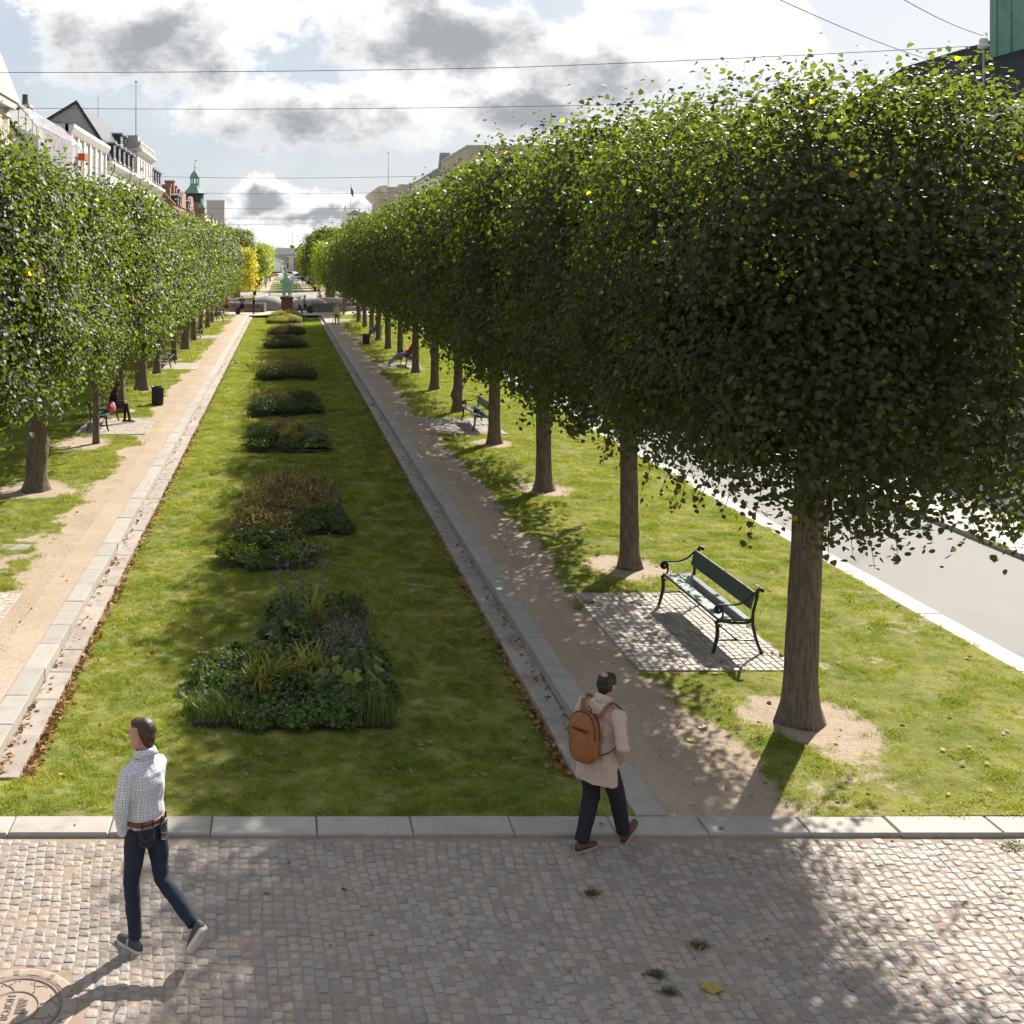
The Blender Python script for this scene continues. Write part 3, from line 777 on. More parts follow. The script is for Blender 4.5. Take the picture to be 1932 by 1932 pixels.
# trees beyond the fountain square
far_spec = [(-5.2, 131, 'yellow', 'yellow autumn tree behind the fountain, on the left'), (-6.4, 150, 'big', 'tall green clipped tree beyond the fountain on the left'),
            (-4.9, 182, 'pale', 'green tree left of the far lawn, nearest the cross street'), (-4.7, 192, 'pale', 'pale yellow-green tree left of the far lawn'), (-4.7, 204, 'pale', 'second pale yellow-green tree left of the far lawn'),
            (-4.6, 218, 'pale', 'third pale yellow-green tree left of the far lawn'), (-4.6, 232, 'pale', 'farthest pale tree left of the far lawn'),
            (5.9, 133, 'pale', 'loose yellow-green tree behind the fountain, on the right'), (6.1, 147, 'big', 'dark green tree with thick trunk right of the fountain'),
            (5.6, 182, 'big', 'dark clipped tree right of the far lawn'), (5.2, 196, 'pale', 'pale green tree right of the far lawn'), (5.2, 210, 'pale', 'second pale green tree right of the far lawn'),
            (5.3, 224, 'pale', 'farthest pale green tree right of the far lawn'), (-5.2, 264, 'pale', 'pale tree left of the last lawn'), (5.8, 264, 'pale', 'pale tree right of the last lawn')]
for x, y, c, lab in far_spec:
    tree('street_tree', x, y, c, 6 if c == 'big' and y < 160 else 3, 1, lab, 'trees beyond the fountain', random.choice((0, math.pi)), random.uniform(.95, 1.05))
# two young staked trees on the square: slim posts of trunks with small crowns
# ------------------------------------------------------------------ flower beds on the lawn
def leafy(name, c0, c1, gloss=.5, trans=.3, back=(1.5, 1.6, .6)):
    return leaf_mat(name, c0, c1, c1, trans, gloss, back)
PM = {'dark': leafy('dark_green_leaf', (.045, .075, .022), (.09, .135, .035)), 'mid': leafy('mid_green_leaf', (.07, .115, .025), (.13, .19, .045)),
      'blue': leafy('bluish_leaf', (.06, .10, .07), (.13, .18, .13)), 'lime': leafy('yellowish_leaf', (.16, .20, .03), (.30, .32, .06)),
      'straw': leafy('straw_leaf', (.36, .27, .06), (.55, .44, .11)), 'rust': leafy('rusty_stem', (.22, .14, .08), (.36, .26, .15)), 'brown': leafy('seed_head', (.12, .08, .055), (.24, .16, .10)),
      'purple': leafy('purple_petal', (.22, .09, .42), (.36, .18, .60)), 'silver': leafy('silvery_leaf', (.16, .17, .13), (.27, .27, .21)), 'strap': leafy('strap_leaf', (.12, .17, .02), (.42, .36, .05))}
M['soil'] = pbr('bed_soil', (.06, .042, .03), .95, .3, 10, .5, .02)
M['corten'] = pbr('rusty_edging', (.06, .03, .02), .85, .3, 6, .2, .004)
def ribbon(path, widths, side):
    """flat strap leaf along a path"""
    v, f = [], []
    for i, p in enumerate(path):
        v += [tuple(Vector(p) - side * widths[i]), tuple(Vector(p) + side * widths[i])]
        if i: f.append([2 * i - 2, 2 * i - 1, 2 * i + 1, 2 * i])
    return v, f
def plant_mesh(kind, r, h, seed):
    """one clump: returns MB with material slots"""
    g = random.Random(seed); q = np.random.default_rng(seed); mb = MB(); mats = []; flow = []
    def cloud(n, mat, size, zlo, zhi, flat=1.0, six=True):
        i = len(mats); mats.append(PM[mat])
        a = q.uniform(0, 6.283, n); rr = r * np.sqrt(q.random(n)); z = zlo + (zhi - zlo) * q.random(n) * (1 - .6 * (rr / r) ** 2)
        P = np.stack([rr * np.cos(a), rr * np.sin(a), z], -1); Nn = unit(np.stack([np.cos(a) * .6 * flat, np.sin(a) * .6 * flat, np.full(n, .7)], -1))
        V_, F, T = leaves(P, Nn, size, q, six, .2)
        mb.add(V_, F.tolist(), i, 0.0); mb.t[-len(F):] = list(T)
    def spikes(n, mat, wid, hh, head=None, bend=.25):
        i = len(mats); mats.append(PM[mat]); j = i
        if head: j = len(mats); mats.append(PM[head])
        for k in range(n):
            a = g.uniform(0, 6.283); rr = r * math.sqrt(g.random()) * .9; H = hh * g.uniform(.65, 1.1); b = bend * H * g.uniform(.2, 1)
            x, y = rr * math.cos(a), rr * math.sin(a); top = Vector((x + b * math.cos(a), y + b * math.sin(a), H))
            mb.tube([(x, y, 0), ((x + top.x) / 2 - .02 * math.cos(a), (y + top.y) / 2, H * .55), top], [wid, wid * .8, wid * .5], 3, i, g.random())
            if head == 'brown': mb.tube([top - Vector((0, 0, H * .22)), top - Vector((0, 0, H * .1)), top], [.003, .008, .002], 5, j, g.random())
            elif head: mb.tube([top - Vector((0, 0, .02)), top, top + Vector((0, 0, .02))], [.008, .024, .008], 6, j, g.random())
    def flowers(n, mat, s, zlo, zhi):
        for k in range(n):
            a = g.uniform(0, 6.283); rr = r * math.sqrt(g.random()); z = g.uniform(zlo, zhi); c = Vector((rr * math.cos(a), rr * math.sin(a), z))
            vs_ = [c + Vector((s * (1 if m % 2 else .6) * math.cos(m * .628), s * (1 if m % 2 else .6) * math.sin(m * .628), .006 * (m % 2))) for m in range(10)]
            flow.append(MB().add(vs_, [list(range(10))], 0, g.random()))
    if kind == 'strap':        # arching strap leaves turning yellow
        i = len(mats); mats += [PM['strap'], PM['straw'], PM['mid']]
        for k in range(int(90 * (r / .35) ** 2)):
            a = g.uniform(0, 6.283); L = h * g.uniform(.8, 1.5); rr = r * .45 * math.sqrt(g.random()); w_ = g.uniform(.007, .013)
            o = Vector((rr * math.cos(a * 1.7), rr * math.sin(a * 1.7), 0)); d = Vector((math.cos(a), math.sin(a), 0)); up = g.uniform(.55, 1.0); ar = g.uniform(.25, 1.0)
            path = [o + d * (L * ar * .75 * f ** 1.4) + Vector((0, 0, L * (up * f - ar * .85 * f ** 2.6))) for f in (0, .25, .5, .75, 1)]
            for p_ in path: p_.z = max(p_.z, .02)
            v, f = ribbon(path, [w_, w_, w_ * .9, w_ * .6, .001], d.cross(Vector((0, 0, 1))))
            mb.add(v, f, i + (1 if g.random() < .33 else 2 if g.random() < .35 else 0), g.random())
    elif kind == 'broad':      # big round leaves (bergenia-like)
        i = len(mats); mats += [PM['dark'], PM['mid'], PM['lime']]
        for k in range(int(80 * (r / .35) ** 2)):
            a = g.uniform(0, 6.283); rr = r * math.sqrt(g.random()); s = g.uniform(.05, .095); z = h * g.uniform(.35, 1) * (1 - .5 * (rr / r) ** 2)
            tilt = Matrix.Translation((rr * math.cos(a), rr * math.sin(a), z)) @ Matrix.Rotation(a, 4, 'Z') @ Matrix.Rotation(g.uniform(.1, .9), 4, 'Y') @ Matrix.Rotation(g.uniform(-.3, .3), 4, 'X')
            ring = [tilt @ Vector((s * (math.cos(m * .6283) * 1.05), s * .9 * math.sin(m * .6283), .03 * math.cos(m * 1.2566) - .02)) for m in range(10)]
            c = tilt @ Vector((0, 0, .02))
            mb.add([c] + ring, [(0, 1 + m, 1 + (m + 1) % 10) for m in range(10)], i + g.choice((0, 0, 1, 1, 2)), g.random())
            mb.tube([(rr * .5 * math.cos(a), rr * .5 * math.sin(a), 0), c], [.006, .004], 4, i + 1, .3)
    elif kind == 'geranium':
        cloud(int(420 * (r / .3) ** 2), 'mid', .055, .02, h); cloud(int(160 * (r / .3) ** 2), 'dark', .06, .0, h * .7); flowers(int(7 * (r / .3) ** 2) + 1, 'purple', .022, h * .6, h * 1.15)
    elif kind == 'grass':
        i = len(mats); mats += [PM['mid'], PM['lime']]
        for k in range(int(380 * (r / .3) ** 2)):
            a = g.uniform(0, 6.283); rr = r * math.sqrt(g.random()); H = h * g.uniform(.6, 1.1); b = H * g.uniform(.1, .8); la = g.uniform(0, 6.283)
            o = Vector((rr * math.cos(a), rr * math.sin(a), 0)); d = Vector((math.cos(la), math.sin(la), 0))
            v, f = ribbon([o, o + d * b * .35 + Vector((0, 0, H * .65)), o + d * b + Vector((0, 0, H * .9))], [.004, .0035, .0005], d.cross(Vector((0, 0, 1)))); mb.add(v, f, i + (g.random() < .25), g.random())
    elif kind == 'thistle':
        cloud(int(200 * (r / .3) ** 2), 'blue', .06, .02, h * .55); spikes(int(16 * (r / .3) ** 2), 'silver', .005, h * 1.25, 'brownball' if False else 'purple', .2)
    elif kind == 'lavender':
        cloud(int(520 * (r / .3) ** 2), 'silver', .035, .02, h * .8); cloud(int(200 * (r / .3) ** 2), 'blue', .045, .0, h * .6); spikes(int(16 * (r / .3) ** 2), 'silver', .003, h * 1.1, 'brown', .3)
    elif kind == 'rusty':
        cloud(int(420 * (r / .3) ** 2), 'rust', .045, .03, h * .95); cloud(int(330 * (r / .3) ** 2), 'mid', .05, .0, h * .75); cloud(int(120 * (r / .3) ** 2), 'straw', .045, h * .2, h * .85); spikes(int(7 * (r / .3) ** 2), 'rust', .003, h * 1.02, 'brown', .2)
    elif kind == 'spurge':
        cloud(int(420 * (r / .3) ** 2), 'mid', .04, .02, h * .8); cloud(int(160 * (r / .3) ** 2), 'lime', .04, h * .45, h)
    elif kind == 'shrub':
        cloud(int(420 * (r / .3) ** 2), 'dark', .055, .02, h); cloud(int(160 * (r / .3) ** 2), 'mid', .06, h * .3, h); spikes(int(8 * (r / .3) ** 2), 'brown', .005, h * 1.15, 'brown', .2)
    elif kind == 'yellow':
        cloud(int(360 * (r / .3) ** 2), 'lime', .06, .05, h); cloud(int(160 * (r / .3) ** 2), 'straw', .06, h * .3, h); cloud(int(100 * (r / .3) ** 2), 'mid', .06, 0, h * .6)
    return mb, mats, flow
WORDS = {'strap': ('daylily_clump', 'arching strap-leaved clump turning yellow'), 'broad': ('broadleaf_plant', 'clump of broad round glossy leaves'), 'geranium': ('cranesbill_plant', 'green cranesbill with small purple flowers'),
         'grass': ('grass_clump', 'bright green fine grass clump'), 'thistle': ('globe_thistle', 'tall globe thistle with round heads'), 'lavender': ('lavender_bush', 'silvery grey bush with dry flower spikes'),
         'rusty': ('perennial_clump', 'rusty brown perennial gone to seed'), 'spurge': ('spurge_plant', 'yellow-green spurge'), 'shrub': ('low_shrub', 'dark green low bush'), 'yellow': ('perennial_clump', 'pale yellow-green perennial')}
def bed(word, rects, plants, y_mid):
    """a bed: rusty steel edging and soil, plants as things of their own"""
    root = empty('flower_bed', ((rects[0][0] + rects[0][1]) / 2, rects[0][2], ZL), 0, '%s flower bed with rusty edging on the sunken lawn' % word, 'flower bed', 'flower beds on the lawn')
    ox, oy = root.location.x, root.location.y
    so = MB(); ed = MB()
    for (x0, x1, y0, y1) in rects:
        BEDS.append((x0, x1, y0, y1)); x0 -= ox; x1 -= ox; y0 -= oy; y1 -= oy
        so.box(x0 + .02, x1 - .02, y0 + .02, y1 - .02, -.02, .07 + .002 * len(so.f))
        for a in ((x0, x1, y0, y0 + .012), (x0, x1, y1 - .012, y1), (x0, x0 + .012, y0 + .0121, y1 - .0121), (x1 - .012, x1, y0 + .0121, y1 - .0121)): ed.box(*a, -.02, .055)
    so.build('soil', M['soil'], root); ed.build('edging', M['corten'], root)
    cnt = {}
    for (k, x, y, r, h) in plants:
        nm, wd = WORDS[k]; cnt.setdefault(k, []).append((x, y, r, h))
    for k, lst in cnt.items():
        nm, wd = WORDS[k]
        lst.sort(key=lambda q: q[1])
        for i, (x, y, r, h) in enumerate(lst):
            key = (k, round(r, 1), round(h, 1))
            mb, mats, flow = plant_mesh(k, r * 1.22, h * (1.15 if y < 20 else .92 if y < 30 else .86), int(abs(x * 971 + y * 131)) + 17)
            which = '' if len(lst) == 1 else (['left', 'right'][(x > lst[1 - i][0])] + ' of two, ' if len(lst) == 2 and abs(lst[0][0] - lst[1][0]) > .15 else ORD[i] + ' from the front, ')
            o = mb.build(nm, mats, None, False, (x, y, ZL + .06)); tag(o, '%s, %sin the %s flower bed' % (wd, which, word), 'plant', 'plants in the flower beds')
            for q_ in flow: q_.build('flower', PM['purple'], o)
bed('nearest', [(-1.12, 1.36, 13.95, 16.3), (-.25, 1.22, 16.31, 18.6)],
    [('geranium', -.35, 14.02, .22, .16), ('geranium', .2, 14.05, .24, .16), ('geranium', .72, 14.02, .2, .18), ('grass', -1.06, 14.5, .18, .2), ('geranium', 1.28, 14.9, .22, .24), ('geranium', 1.25, 15.9, .22, .26), ('geranium', -1.05, 15.2, .2, .24), ('strap', .08, 15.15, .32, .58), ('shrub', .1, 14.75, .24, .34), ('grass', -.85, 14.2, .24, .26), ('grass', -.5, 14.1, .22, .2), ('grass', 1.1, 14.2, .26, .24), ('geranium', -.1, 14.3, .3, .2), ('geranium', .45, 14.25, .32, .22), ('geranium', -.75, 14.75, .34, .34), ('geranium', .75, 14.5, .25, .28),
     ('strap', -.3, 14.9, .38, .62), ('strap', .42, 15.3, .36, .66), ('broad', .85, 14.85, .40, .42), ('broad', 1.05, 15.5, .32, .34), ('geranium', -.85, 15.5, .34, .36), ('broad', -.62, 15.9, .26, .3), ('geranium', .05, 15.8, .34, .34),
     ('geranium', -.3, 15.45, .3, .42), ('lavender', .75, 16.4, .36, .5), ('lavender', .95, 16.95, .3, .45), ('broad', -.05, 16.7, .28, .42), ('shrub', .3, 16.7, .3, .4), ('thistle', .15, 17.4, .26, .72), ('strap', .55, 17.7, .3, .6), ('thistle', .45, 18.2, .22, .8),
     ('shrub', 1.0, 17.9, .26, .42), ('geranium', 0.0, 18.1, .24, .36), ('geranium', .75, 18.3, .25, .3)], 16)
bed('second', [(-1.08, .55, 21.0, 23.6), (-.95, 1.38, 23.61, 27.2)],
    [('spurge', -1.0, 21.7, .26, .34), ('geranium', -.5, 21.1, .24, .16), ('spurge', .5, 21.9, .28, .36), ('geranium', 1.25, 23.8, .24, .3), ('spurge', -.8, 21.4, .32, .38), ('broad', -.72, 21.25, .16, .22), ('geranium', -.2, 21.5, .26, .2), ('spurge', .25, 21.5, .36, .42), ('shrub', -.3, 22.3, .36, .5), ('geranium', .25, 22.3, .3, .34), ('shrub', -.75, 22.4, .3, .4),
     ('rusty', -.6, 23.4, .42, .75), ('rusty', 0.05, 23.3, .42, .62), ('shrub', .35, 23.2, .3, .5), ('rusty', -.55, 24.5, .42, .9), ('rusty', .1, 24.4, .42, .9), ('shrub', .8, 24.1, .36, .4), ('geranium', 1.05, 24.4, .3, .45), ('rusty', .7, 25.2, .42, .85),
     ('rusty', -.4, 25.6, .42, 1.0), ('rusty', .25, 25.8, .42, 1.0), ('lavender', 1.0, 25.6, .3, .7), ('rusty', .85, 26.5, .36, .95), ('rusty', -.1, 26.6, .36, .9)], 24)
bed('third', [(-1.02, 1.36, 33.4, 36.9)],
    [('shrub', -.7, 33.9, .36, .35), ('geranium', .1, 33.9, .36, .35), ('broad', 1.0, 34.0, .36, .4), ('strap', .2, 34.9, .5, .85), ('shrub', -.6, 35.1, .42, .6), ('lavender', .95, 35.3, .4, .6), ('rusty', -.1, 36.2, .45, .75), ('strap', .55, 36.4, .45, .8), ('shrub', -.75, 36.6, .36, .45)], 35)
bed('fourth', [(-1.18, 1.36, 40.7, 44.2)],
    [('shrub', -.7, 41.3, .5, .65), ('shrub', .2, 41.4, .5, .6), ('shrub', 1.0, 41.5, .42, .5), ('rusty', -.2, 42.6, .55, .9), ('shrub', .75, 42.9, .55, .8), ('lavender', -.8, 43.1, .42, .7), ('shrub', .3, 43.6, .45, .6)], 43)
bed('fifth', [(-1.12, 1.48, 52.6, 56.6)],
    [('shrub', -.6, 53.3, .6, .6), ('shrub', .9, 53.4, .6, .6), ('rusty', -.1, 54.6, .7, .95), ('rusty', .8, 55.4, .65, .95), ('rusty', -.6, 55.8, .5, .7)], 55)
bed('sixth', [(-1.0, 1.45, 70.5, 74.0)], [('shrub', -.5, 71.3, .65, .6), ('shrub', .7, 71.5, .7, .6), ('shrub', 0.0, 73.2, .7, .8), ('rusty', .9, 73.2, .55, .7)], 73)
bed('seventh', [(-1.0, 1.45, 82, 86)], [('rusty', -.3, 83, .75, .85), ('shrub', .8, 83.2, .7, .7), ('rusty', .5, 85, .7, .8)], 85)
bed('last', [(-1.2, 1.55, 95, 103.5)], [('yellow', -.5, 96.3, .8, .75), ('yellow', .5, 97.2, .9, .9), ('shrub', -.9, 98.3, .55, .7), ('shrub', 1.15, 98.8, .55, .75), ('yellow', -.2, 99.6, .9, 1.0), ('yellow', .6, 101.3, .9, 1.1), ('yellow', -.3, 102.5, .8, 1.0)], 99)

P, S = scatter(LAWN0, LAWN1, YF + .03, YE, grass_lawn, lawn_z, 190)
tag(instancer('lawn_grass', P, S, TUFTS), 'short green grass of the sunken lawn', 'grass', kind='stuff')
P, S = scatter(4.3, 9.88, YF + .03, YE, grass_right, lambda x, y: np.zeros_like(x), 190)
tag(instancer('verge_grass', P, S, TUFTS), 'short patchy grass under the right-hand trees', 'grass', kind='stuff')
P, S = scatter(-9.88, -4.0, 17, YE, grass_left, lambda x, y: np.zeros_like(x), 190)
tag(instancer('verge_grass', P, S, TUFTS), 'short patchy grass under the left-hand trees', 'grass', kind='stuff')

# --- leaf litter
M['dead_leaf'] = leafy('dead_leaf', (.20, .09, .035), (.42, .24, .10), .7, .15, (1.2, 1.0, .7))
def litter(name, n, fx, fy, fz, size, label):
    x = fx(n); y = fy(n); z = fz(x, y)
    Nn = np.tile([0, 0, 1.0], (n, 1)); q = np.random.default_rng(n)
    V_, F, T = leaves(np.stack([x, y, z], -1), Nn, size, q, True, 0.0)
    V_[:, 2] = np.maximum(V_[:, 2], np.repeat(z, 6) + .002)
    o = bpy.data.objects.new(name, np_mesh(name, V_, F, M['dead_leaf'], None, False, T)); link(o); tag(o, label, 'leaves', kind='stuff')
ydist = lambda n: 12.5 + (100 - 12.5) * rng.random(n) ** 1.9
litter('leaf_litter', 2600, lambda n: LAWN0 + np.abs(rng.normal(0.01, .06, n)), ydist, lambda x, y: np.full_like(x, -.215), .07, 'brown fallen leaves along the left step edge')
litter('leaf_litter', 1500, lambda n: LAWN1 - np.abs(rng.normal(0.01, .07, n)), ydist, lambda x, y: np.full_like(x, -.215), .07, 'brown fallen leaves along the right step edge')
litter('leaf_litter', 420, lambda n: XL1 + .02 + np.abs(rng.normal(0, .07, n)), ydist, lambda x, y: np.full_like(x, -.13), .06, 'brown fallen leaves lying on the left step')
litter('leaf_litter', 420, lambda n: XR0 - .02 - np.abs(rng.normal(0, .07, n)), ydist, lambda x, y: np.full_like(x, -.13), .06, 'brown fallen leaves lying on the right step')
litter('leaf_litter', 420, lambda n: rng.uniform(LAWN0, LAWN1, n), ydist, lambda x, y: lawn_z(x, y) + .03, .06, 'fallen leaves scattered on the lawn')
litter('leaf_litter', 320, lambda n: rng.uniform(4, 9.8, n), lambda n: 11.4 + 50 * rng.random(n) ** 1.7, lambda x, y: np.full_like(x, .03), .055, 'fallen leaves scattered under the right-hand trees')
litter('leaf_litter', 160, lambda n: rng.uniform(-9.5, -3.6, n), lambda n: 14 + 50 * rng.random(n) ** 1.7, lambda x, y: np.full_like(x, .02), .07, 'fallen leaves scattered along the left path')
litter('leaf_litter', 60, lambda n: rng.uniform(-2.5, 7, n), lambda n: rng.uniform(8.4, 11.2, n), lambda x, y: np.where(y > 10.93, .012, -.022), .045, 'small fallen leaves scattered on the cobbles and kerb')
# a few single leaves that stand out
for (x, y, z, s, mt, lab) in ((4.72, 13.05, -.004, .075, 'straw', 'ochre yellow leaf on the gravel beside the backpack man'), (4.98, 13.4, -.004, .075, 'silver', 'pale cream leaf on the gravel near the big tree'),
                              (3.28, 8.65, -.022, .085, 'straw', 'yellow leaf lying alone on the shaded cobbles'), (4.92, 18.2, .02, .11, 'dead', 'curled brown leaf on the far corner of the bench pad')):
    a = random.uniform(0, 6.28)
    pts = [(s * 1.0 * math.cos(a + m * .785) * (.75 if m % 2 else 1), s * .8 * math.sin(a + m * .785), .008 + .012 * (m % 2)) for m in range(8)]
    mb = MB().add([(0, 0, .004)] + pts, [(0, 1 + m, 1 + (m + 1) % 8) for m in range(8)], 0, .5)
    tag(mb.build('fallen_leaf', M['dead_leaf'] if mt == 'dead' else PM[mt], None, False, (x, y, z)), lab, 'leaf')
MOSS = leafy('dry_moss', (.10, .11, .04), (.20, .20, .09))
# moss tufts pulled out on the cobbles
for i, (x, y, r_, lab) in enumerate(((-1.32, 11.0, .09, 'clump of moss and grass on the front kerb behind the walking man'), (3.38, 9.2, .07, 'green moss clump on the cobbles below the backpack man'), (2.92, 8.83, .06, 'longer moss clump on the shaded cobbles'), (2.95, 8.62, .05, 'small moss clump just below the longer one'),
                                     (2.72, 9.95, .06, 'grassy tuft on the cobbles near the leather shoes'), (6.95, 10.75, .12, 'leafy green sprig at the right end of the kerb'))):
    q = np.random.default_rng(i + 5); n = 260
    P = np.stack([q.normal(0, r_ * .6, n), q.normal(0, r_ * .4, n), np.abs(q.normal(0.01, .012, n))], -1)
    V_, F, T = leaves(P, np.tile([0, 0, 1.0], (n, 1)), .017, q, False, 0)
    V_[:, 2] = np.maximum(V_[:, 2], .001)
    o = bpy.data.objects.new('moss_tuft', np_mesh('moss_tuft', V_, F, MOSS, None, False, T)); link(o); o.location = (x, y, .012 if y > 10.93 else -.028)
    tag(o, lab, 'moss', 'moss tufts on the cobbles')
# ------------------------------------------------------------------ people
def ell(mb, c, r, M_=None, n=12, k=8, m=0):
    """closed ellipsoid"""
    rings = []
    for i in range(k + 1):
        a = -math.pi / 2 + math.pi * (0.04 + .92 * i / k)
        ring = []
        for j in range(n):
            q = 2 * math.pi * j / n
            p = Vector((r[0] * math.cos(a) * math.cos(q), r[1] * math.cos(a) * math.sin(q), r[2] * math.sin(a)))
            ring.append((M_ @ p if M_ else p) + Vector(c))
        rings.append(ring)
    return mb.loft(rings, m)
def ringstack(mb, rows, lat=None, m=0, n=16):
    """rows of (centre, rx, ry, lateral axis); each ring lies across the stack direction"""
    rings = []
    for i, (c, rx, ry, la) in enumerate(rows):
        c = Vector(c); la = Vector(la)
        d = Vector(rows[min(i + 1, len(rows) - 1)][0]) - Vector(rows[max(i - 1, 0)][0]); d.normalize()
        la = (la - d * la.dot(d)).normalized(); fw = d.cross(la)
        rings.append([c + la * (rx * math.cos(2 * math.pi * j / n)) + fw * (ry * math.sin(2 * math.pi * j / n)) for j in range(n)])
    return mb.loft(rings, m)
QUEUE = []
def fused(name, mb, mat, parent, vox, smooth=4, wrinkle=0.0, wsize=.1):
    """queue a set of overlapping closed shapes to be grown together into one skin"""
    o = mb.build(name, mat, parent, True)
    md = o.modifiers.new('join', 'REMESH'); md.mode = 'VOXEL'; md.voxel_size = vox; md.use_smooth_shade = True
    if wrinkle:
        tx = bpy.data.textures.new('folds', 'CLOUDS'); tx.noise_scale = wsize; tx.noise_depth = 2
        dm = o.modifiers.new('folds', 'DISPLACE'); dm.texture = tx; dm.strength = wrinkle; dm.mid_level = .5
    sm = o.modifiers.new('smooth', 'SMOOTH'); sm.factor = .5; sm.iterations = smooth
    QUEUE.append(o); return o
def flush():
    dg = bpy.context.evaluated_depsgraph_get()
    for o in QUEUE:
        me = bpy.data.meshes.new_from_object(o.evaluated_get(dg))
        me.polygons.foreach_set('use_smooth', np.ones(len(me.polygons), bool))
        old = o.data; o.modifiers.clear(); o.data = me; me.name = o.name; bpy.data.meshes.remove(old)
    QUEUE.clear()
def cloth(name, col, rough=.85, fine=220, b=.25):
    return pbr(name, col, rough, .1, 14, b, .004, bscale=fine, spec=.3)
SKIN = pbr('skin', (.46, .255, .18), .5, .06, 20, .05, .002)
SKIN2 = pbr('skin_tan', (.33, .18, .12), .5, .06, 20, .05, .002)
HAIR = {'brown': pbr('brown_hair', (.055, .030, .016), .5, .35, 40, .5, .004), 'black': pbr('black_hair', (.018, .014, .012), .5, .3, 40, .5, .004), 'blond': pbr('blond_hair', (.42, .30, .14), .55, .3, 40, .5, .004),
        'grey': pbr('grey_hair', (.45, .42, .38), .6, .3, 40, .5, .004)}
CL = {n: cloth(n + '_cloth', c) for n, c in {'denim': (.022, .030, .050), 'black': (.014, .014, .016), 'charcoal': (.026, .027, .030), 'beige': (.56, .43, .345), 'red': (.55, .03, .05), 'lightdenim': (.20, .29, .40), 'blue': (.10, .20, .38), 'white': (.72, .70, .66),
      'lime': (.50, .56, .26), 'tan': (.25, .19, .12), 'navy': (.03, .05, .09), 'grey': (.14, .14, .14), 'wine': (.30, .04, .06), 'yellow': (.65, .42, .04), 'denimmid': (.10, .16, .24)}.items()}
SHOE = {'grey': pbr('grey_shoe', (.075, .078, .08), .7, .1, 30, .2, .003), 'leather': pbr('oxblood_leather', (.13, .035, .028), .4, .15, 20, .15, .003), 'black': pbr('black_shoe', (.015, .015, .016), .6, .1, 30, .1, .002), 'sole': pbr('pale_sole', (.70, .67, .60), .6, .06, 20, .1, .002), 'brownsole': pbr('gum_sole', (.45, .36, .24), .6, .06, 20, .1, .002)}
def check_mat():
    """white shirt with a fine blue-green check"""
    m, t_, out = new_mat('checked_shirt')
    s = t_.add('ShaderNodeSeparateXYZ', i_0=t_.obj())
    nn = t_.add('ShaderNodeSeparateXYZ', i_0=t_.add('ShaderNodeTexCoord').outputs['Normal'])
    ax, ay, az = [t_.math('ABSOLUTE', nn.outputs[i]) for i in range(3)]
    side = t_.math('GREATER_THAN', ax, ay); top = t_.math('GREATER_THAN', az, .72)
    lat = t_.mix(side, s.outputs[0], s.outputs[1]); ver = t_.mix(top, s.outputs[2], s.outputs[1]); lat = t_.mix(top, lat, s.outputs[0])
    def stripe(v, per, lo, ph=0.0): return t_.ramp(t_.math('ABSOLUTE', t_.math('SUBTRACT', t_.math('FRACT', t_.math('MULTIPLY_ADD', v, 1 / per, ph)), .5)), lo, lo + .12)
    a = stripe(lat, .022, .30); b = stripe(ver, .022, .30); a2 = stripe(lat, .044, .40, .25); b2 = stripe(ver, .044, .40, .25)
    c = t_.mix(t_.math('MULTIPLY', a, .5), (.80, .79, .79), (.15, .15, .30)); c = t_.mix(t_.math('MULTIPLY', b, .45), c, (.16, .15, .32))
    c = t_.mix(t_.math('MULTIPLY', a2, .4), c, (.16, .36, .33)); c = t_.mix(t_.math('MULTIPLY', b2, .4), c, (.16, .36, .33))
    p = t_.add('ShaderNodeBsdfPrincipled', i_Base_Color=c, i_Roughness=.85); p.inputs['Specular IOR Level'].default_value = .2
    t_.l.new(t_.bump(t_.noise(t_.obj(), 18, 4, .6), .35, .012), p.inputs['Normal'])
    t_.l.new(p.outputs[0], out.inputs[0]); return m
CL['check'] = check_mat()

def base_pose():
    return dict(P=(0, 0, .95), C=(0, .0, 1.28), N=(0, -.01, 1.47), H=(0, .03, 1.635), hy=0, hp=0, hr=0,
                sL=(-.185, -.01, 1.42), eL=(-.235, -.03, 1.14), wL=(-.225, .06, .90), sR=(.185, -.01, 1.42), eR=(.235, -.03, 1.14), wR=(.225, .06, .90),
                hL=(-.09, 0, .92), kL=(-.10, .02, .50), aL=(-.10, -.02, .085), hR=(.09, 0, .92), kR=(.10, .02, .50), aR=(.10, -.02, .085),
                tL=(0, 1, 0), tR=(0, 1, 0))
def pose(**k):
    p = base_pose(); p.update(k); return p
def walk_pose(f=1.0, mir=False):
    s = -1 if mir else 1
    a, b = ('L', 'R') if not mir else ('R', 'L')
    x = -.09 * s
    return pose(**{'k' + a: (x, .20 * f, .52), 'a' + a: (x, .33 * f, .10), 't' + a: (0, 1, .25), 'k' + b: (-x, .04, .50), 'a' + b: (-x, -.30 * f, .17), 't' + b: (0, 1, -.55),
                   'e' + a: (-.23 * s, -.12, 1.15), 'w' + a: (-.22 * s, -.16, .91), 'e' + b: (.23 * s, .05, 1.15), 'w' + b: (.21 * s, .20, .95)})
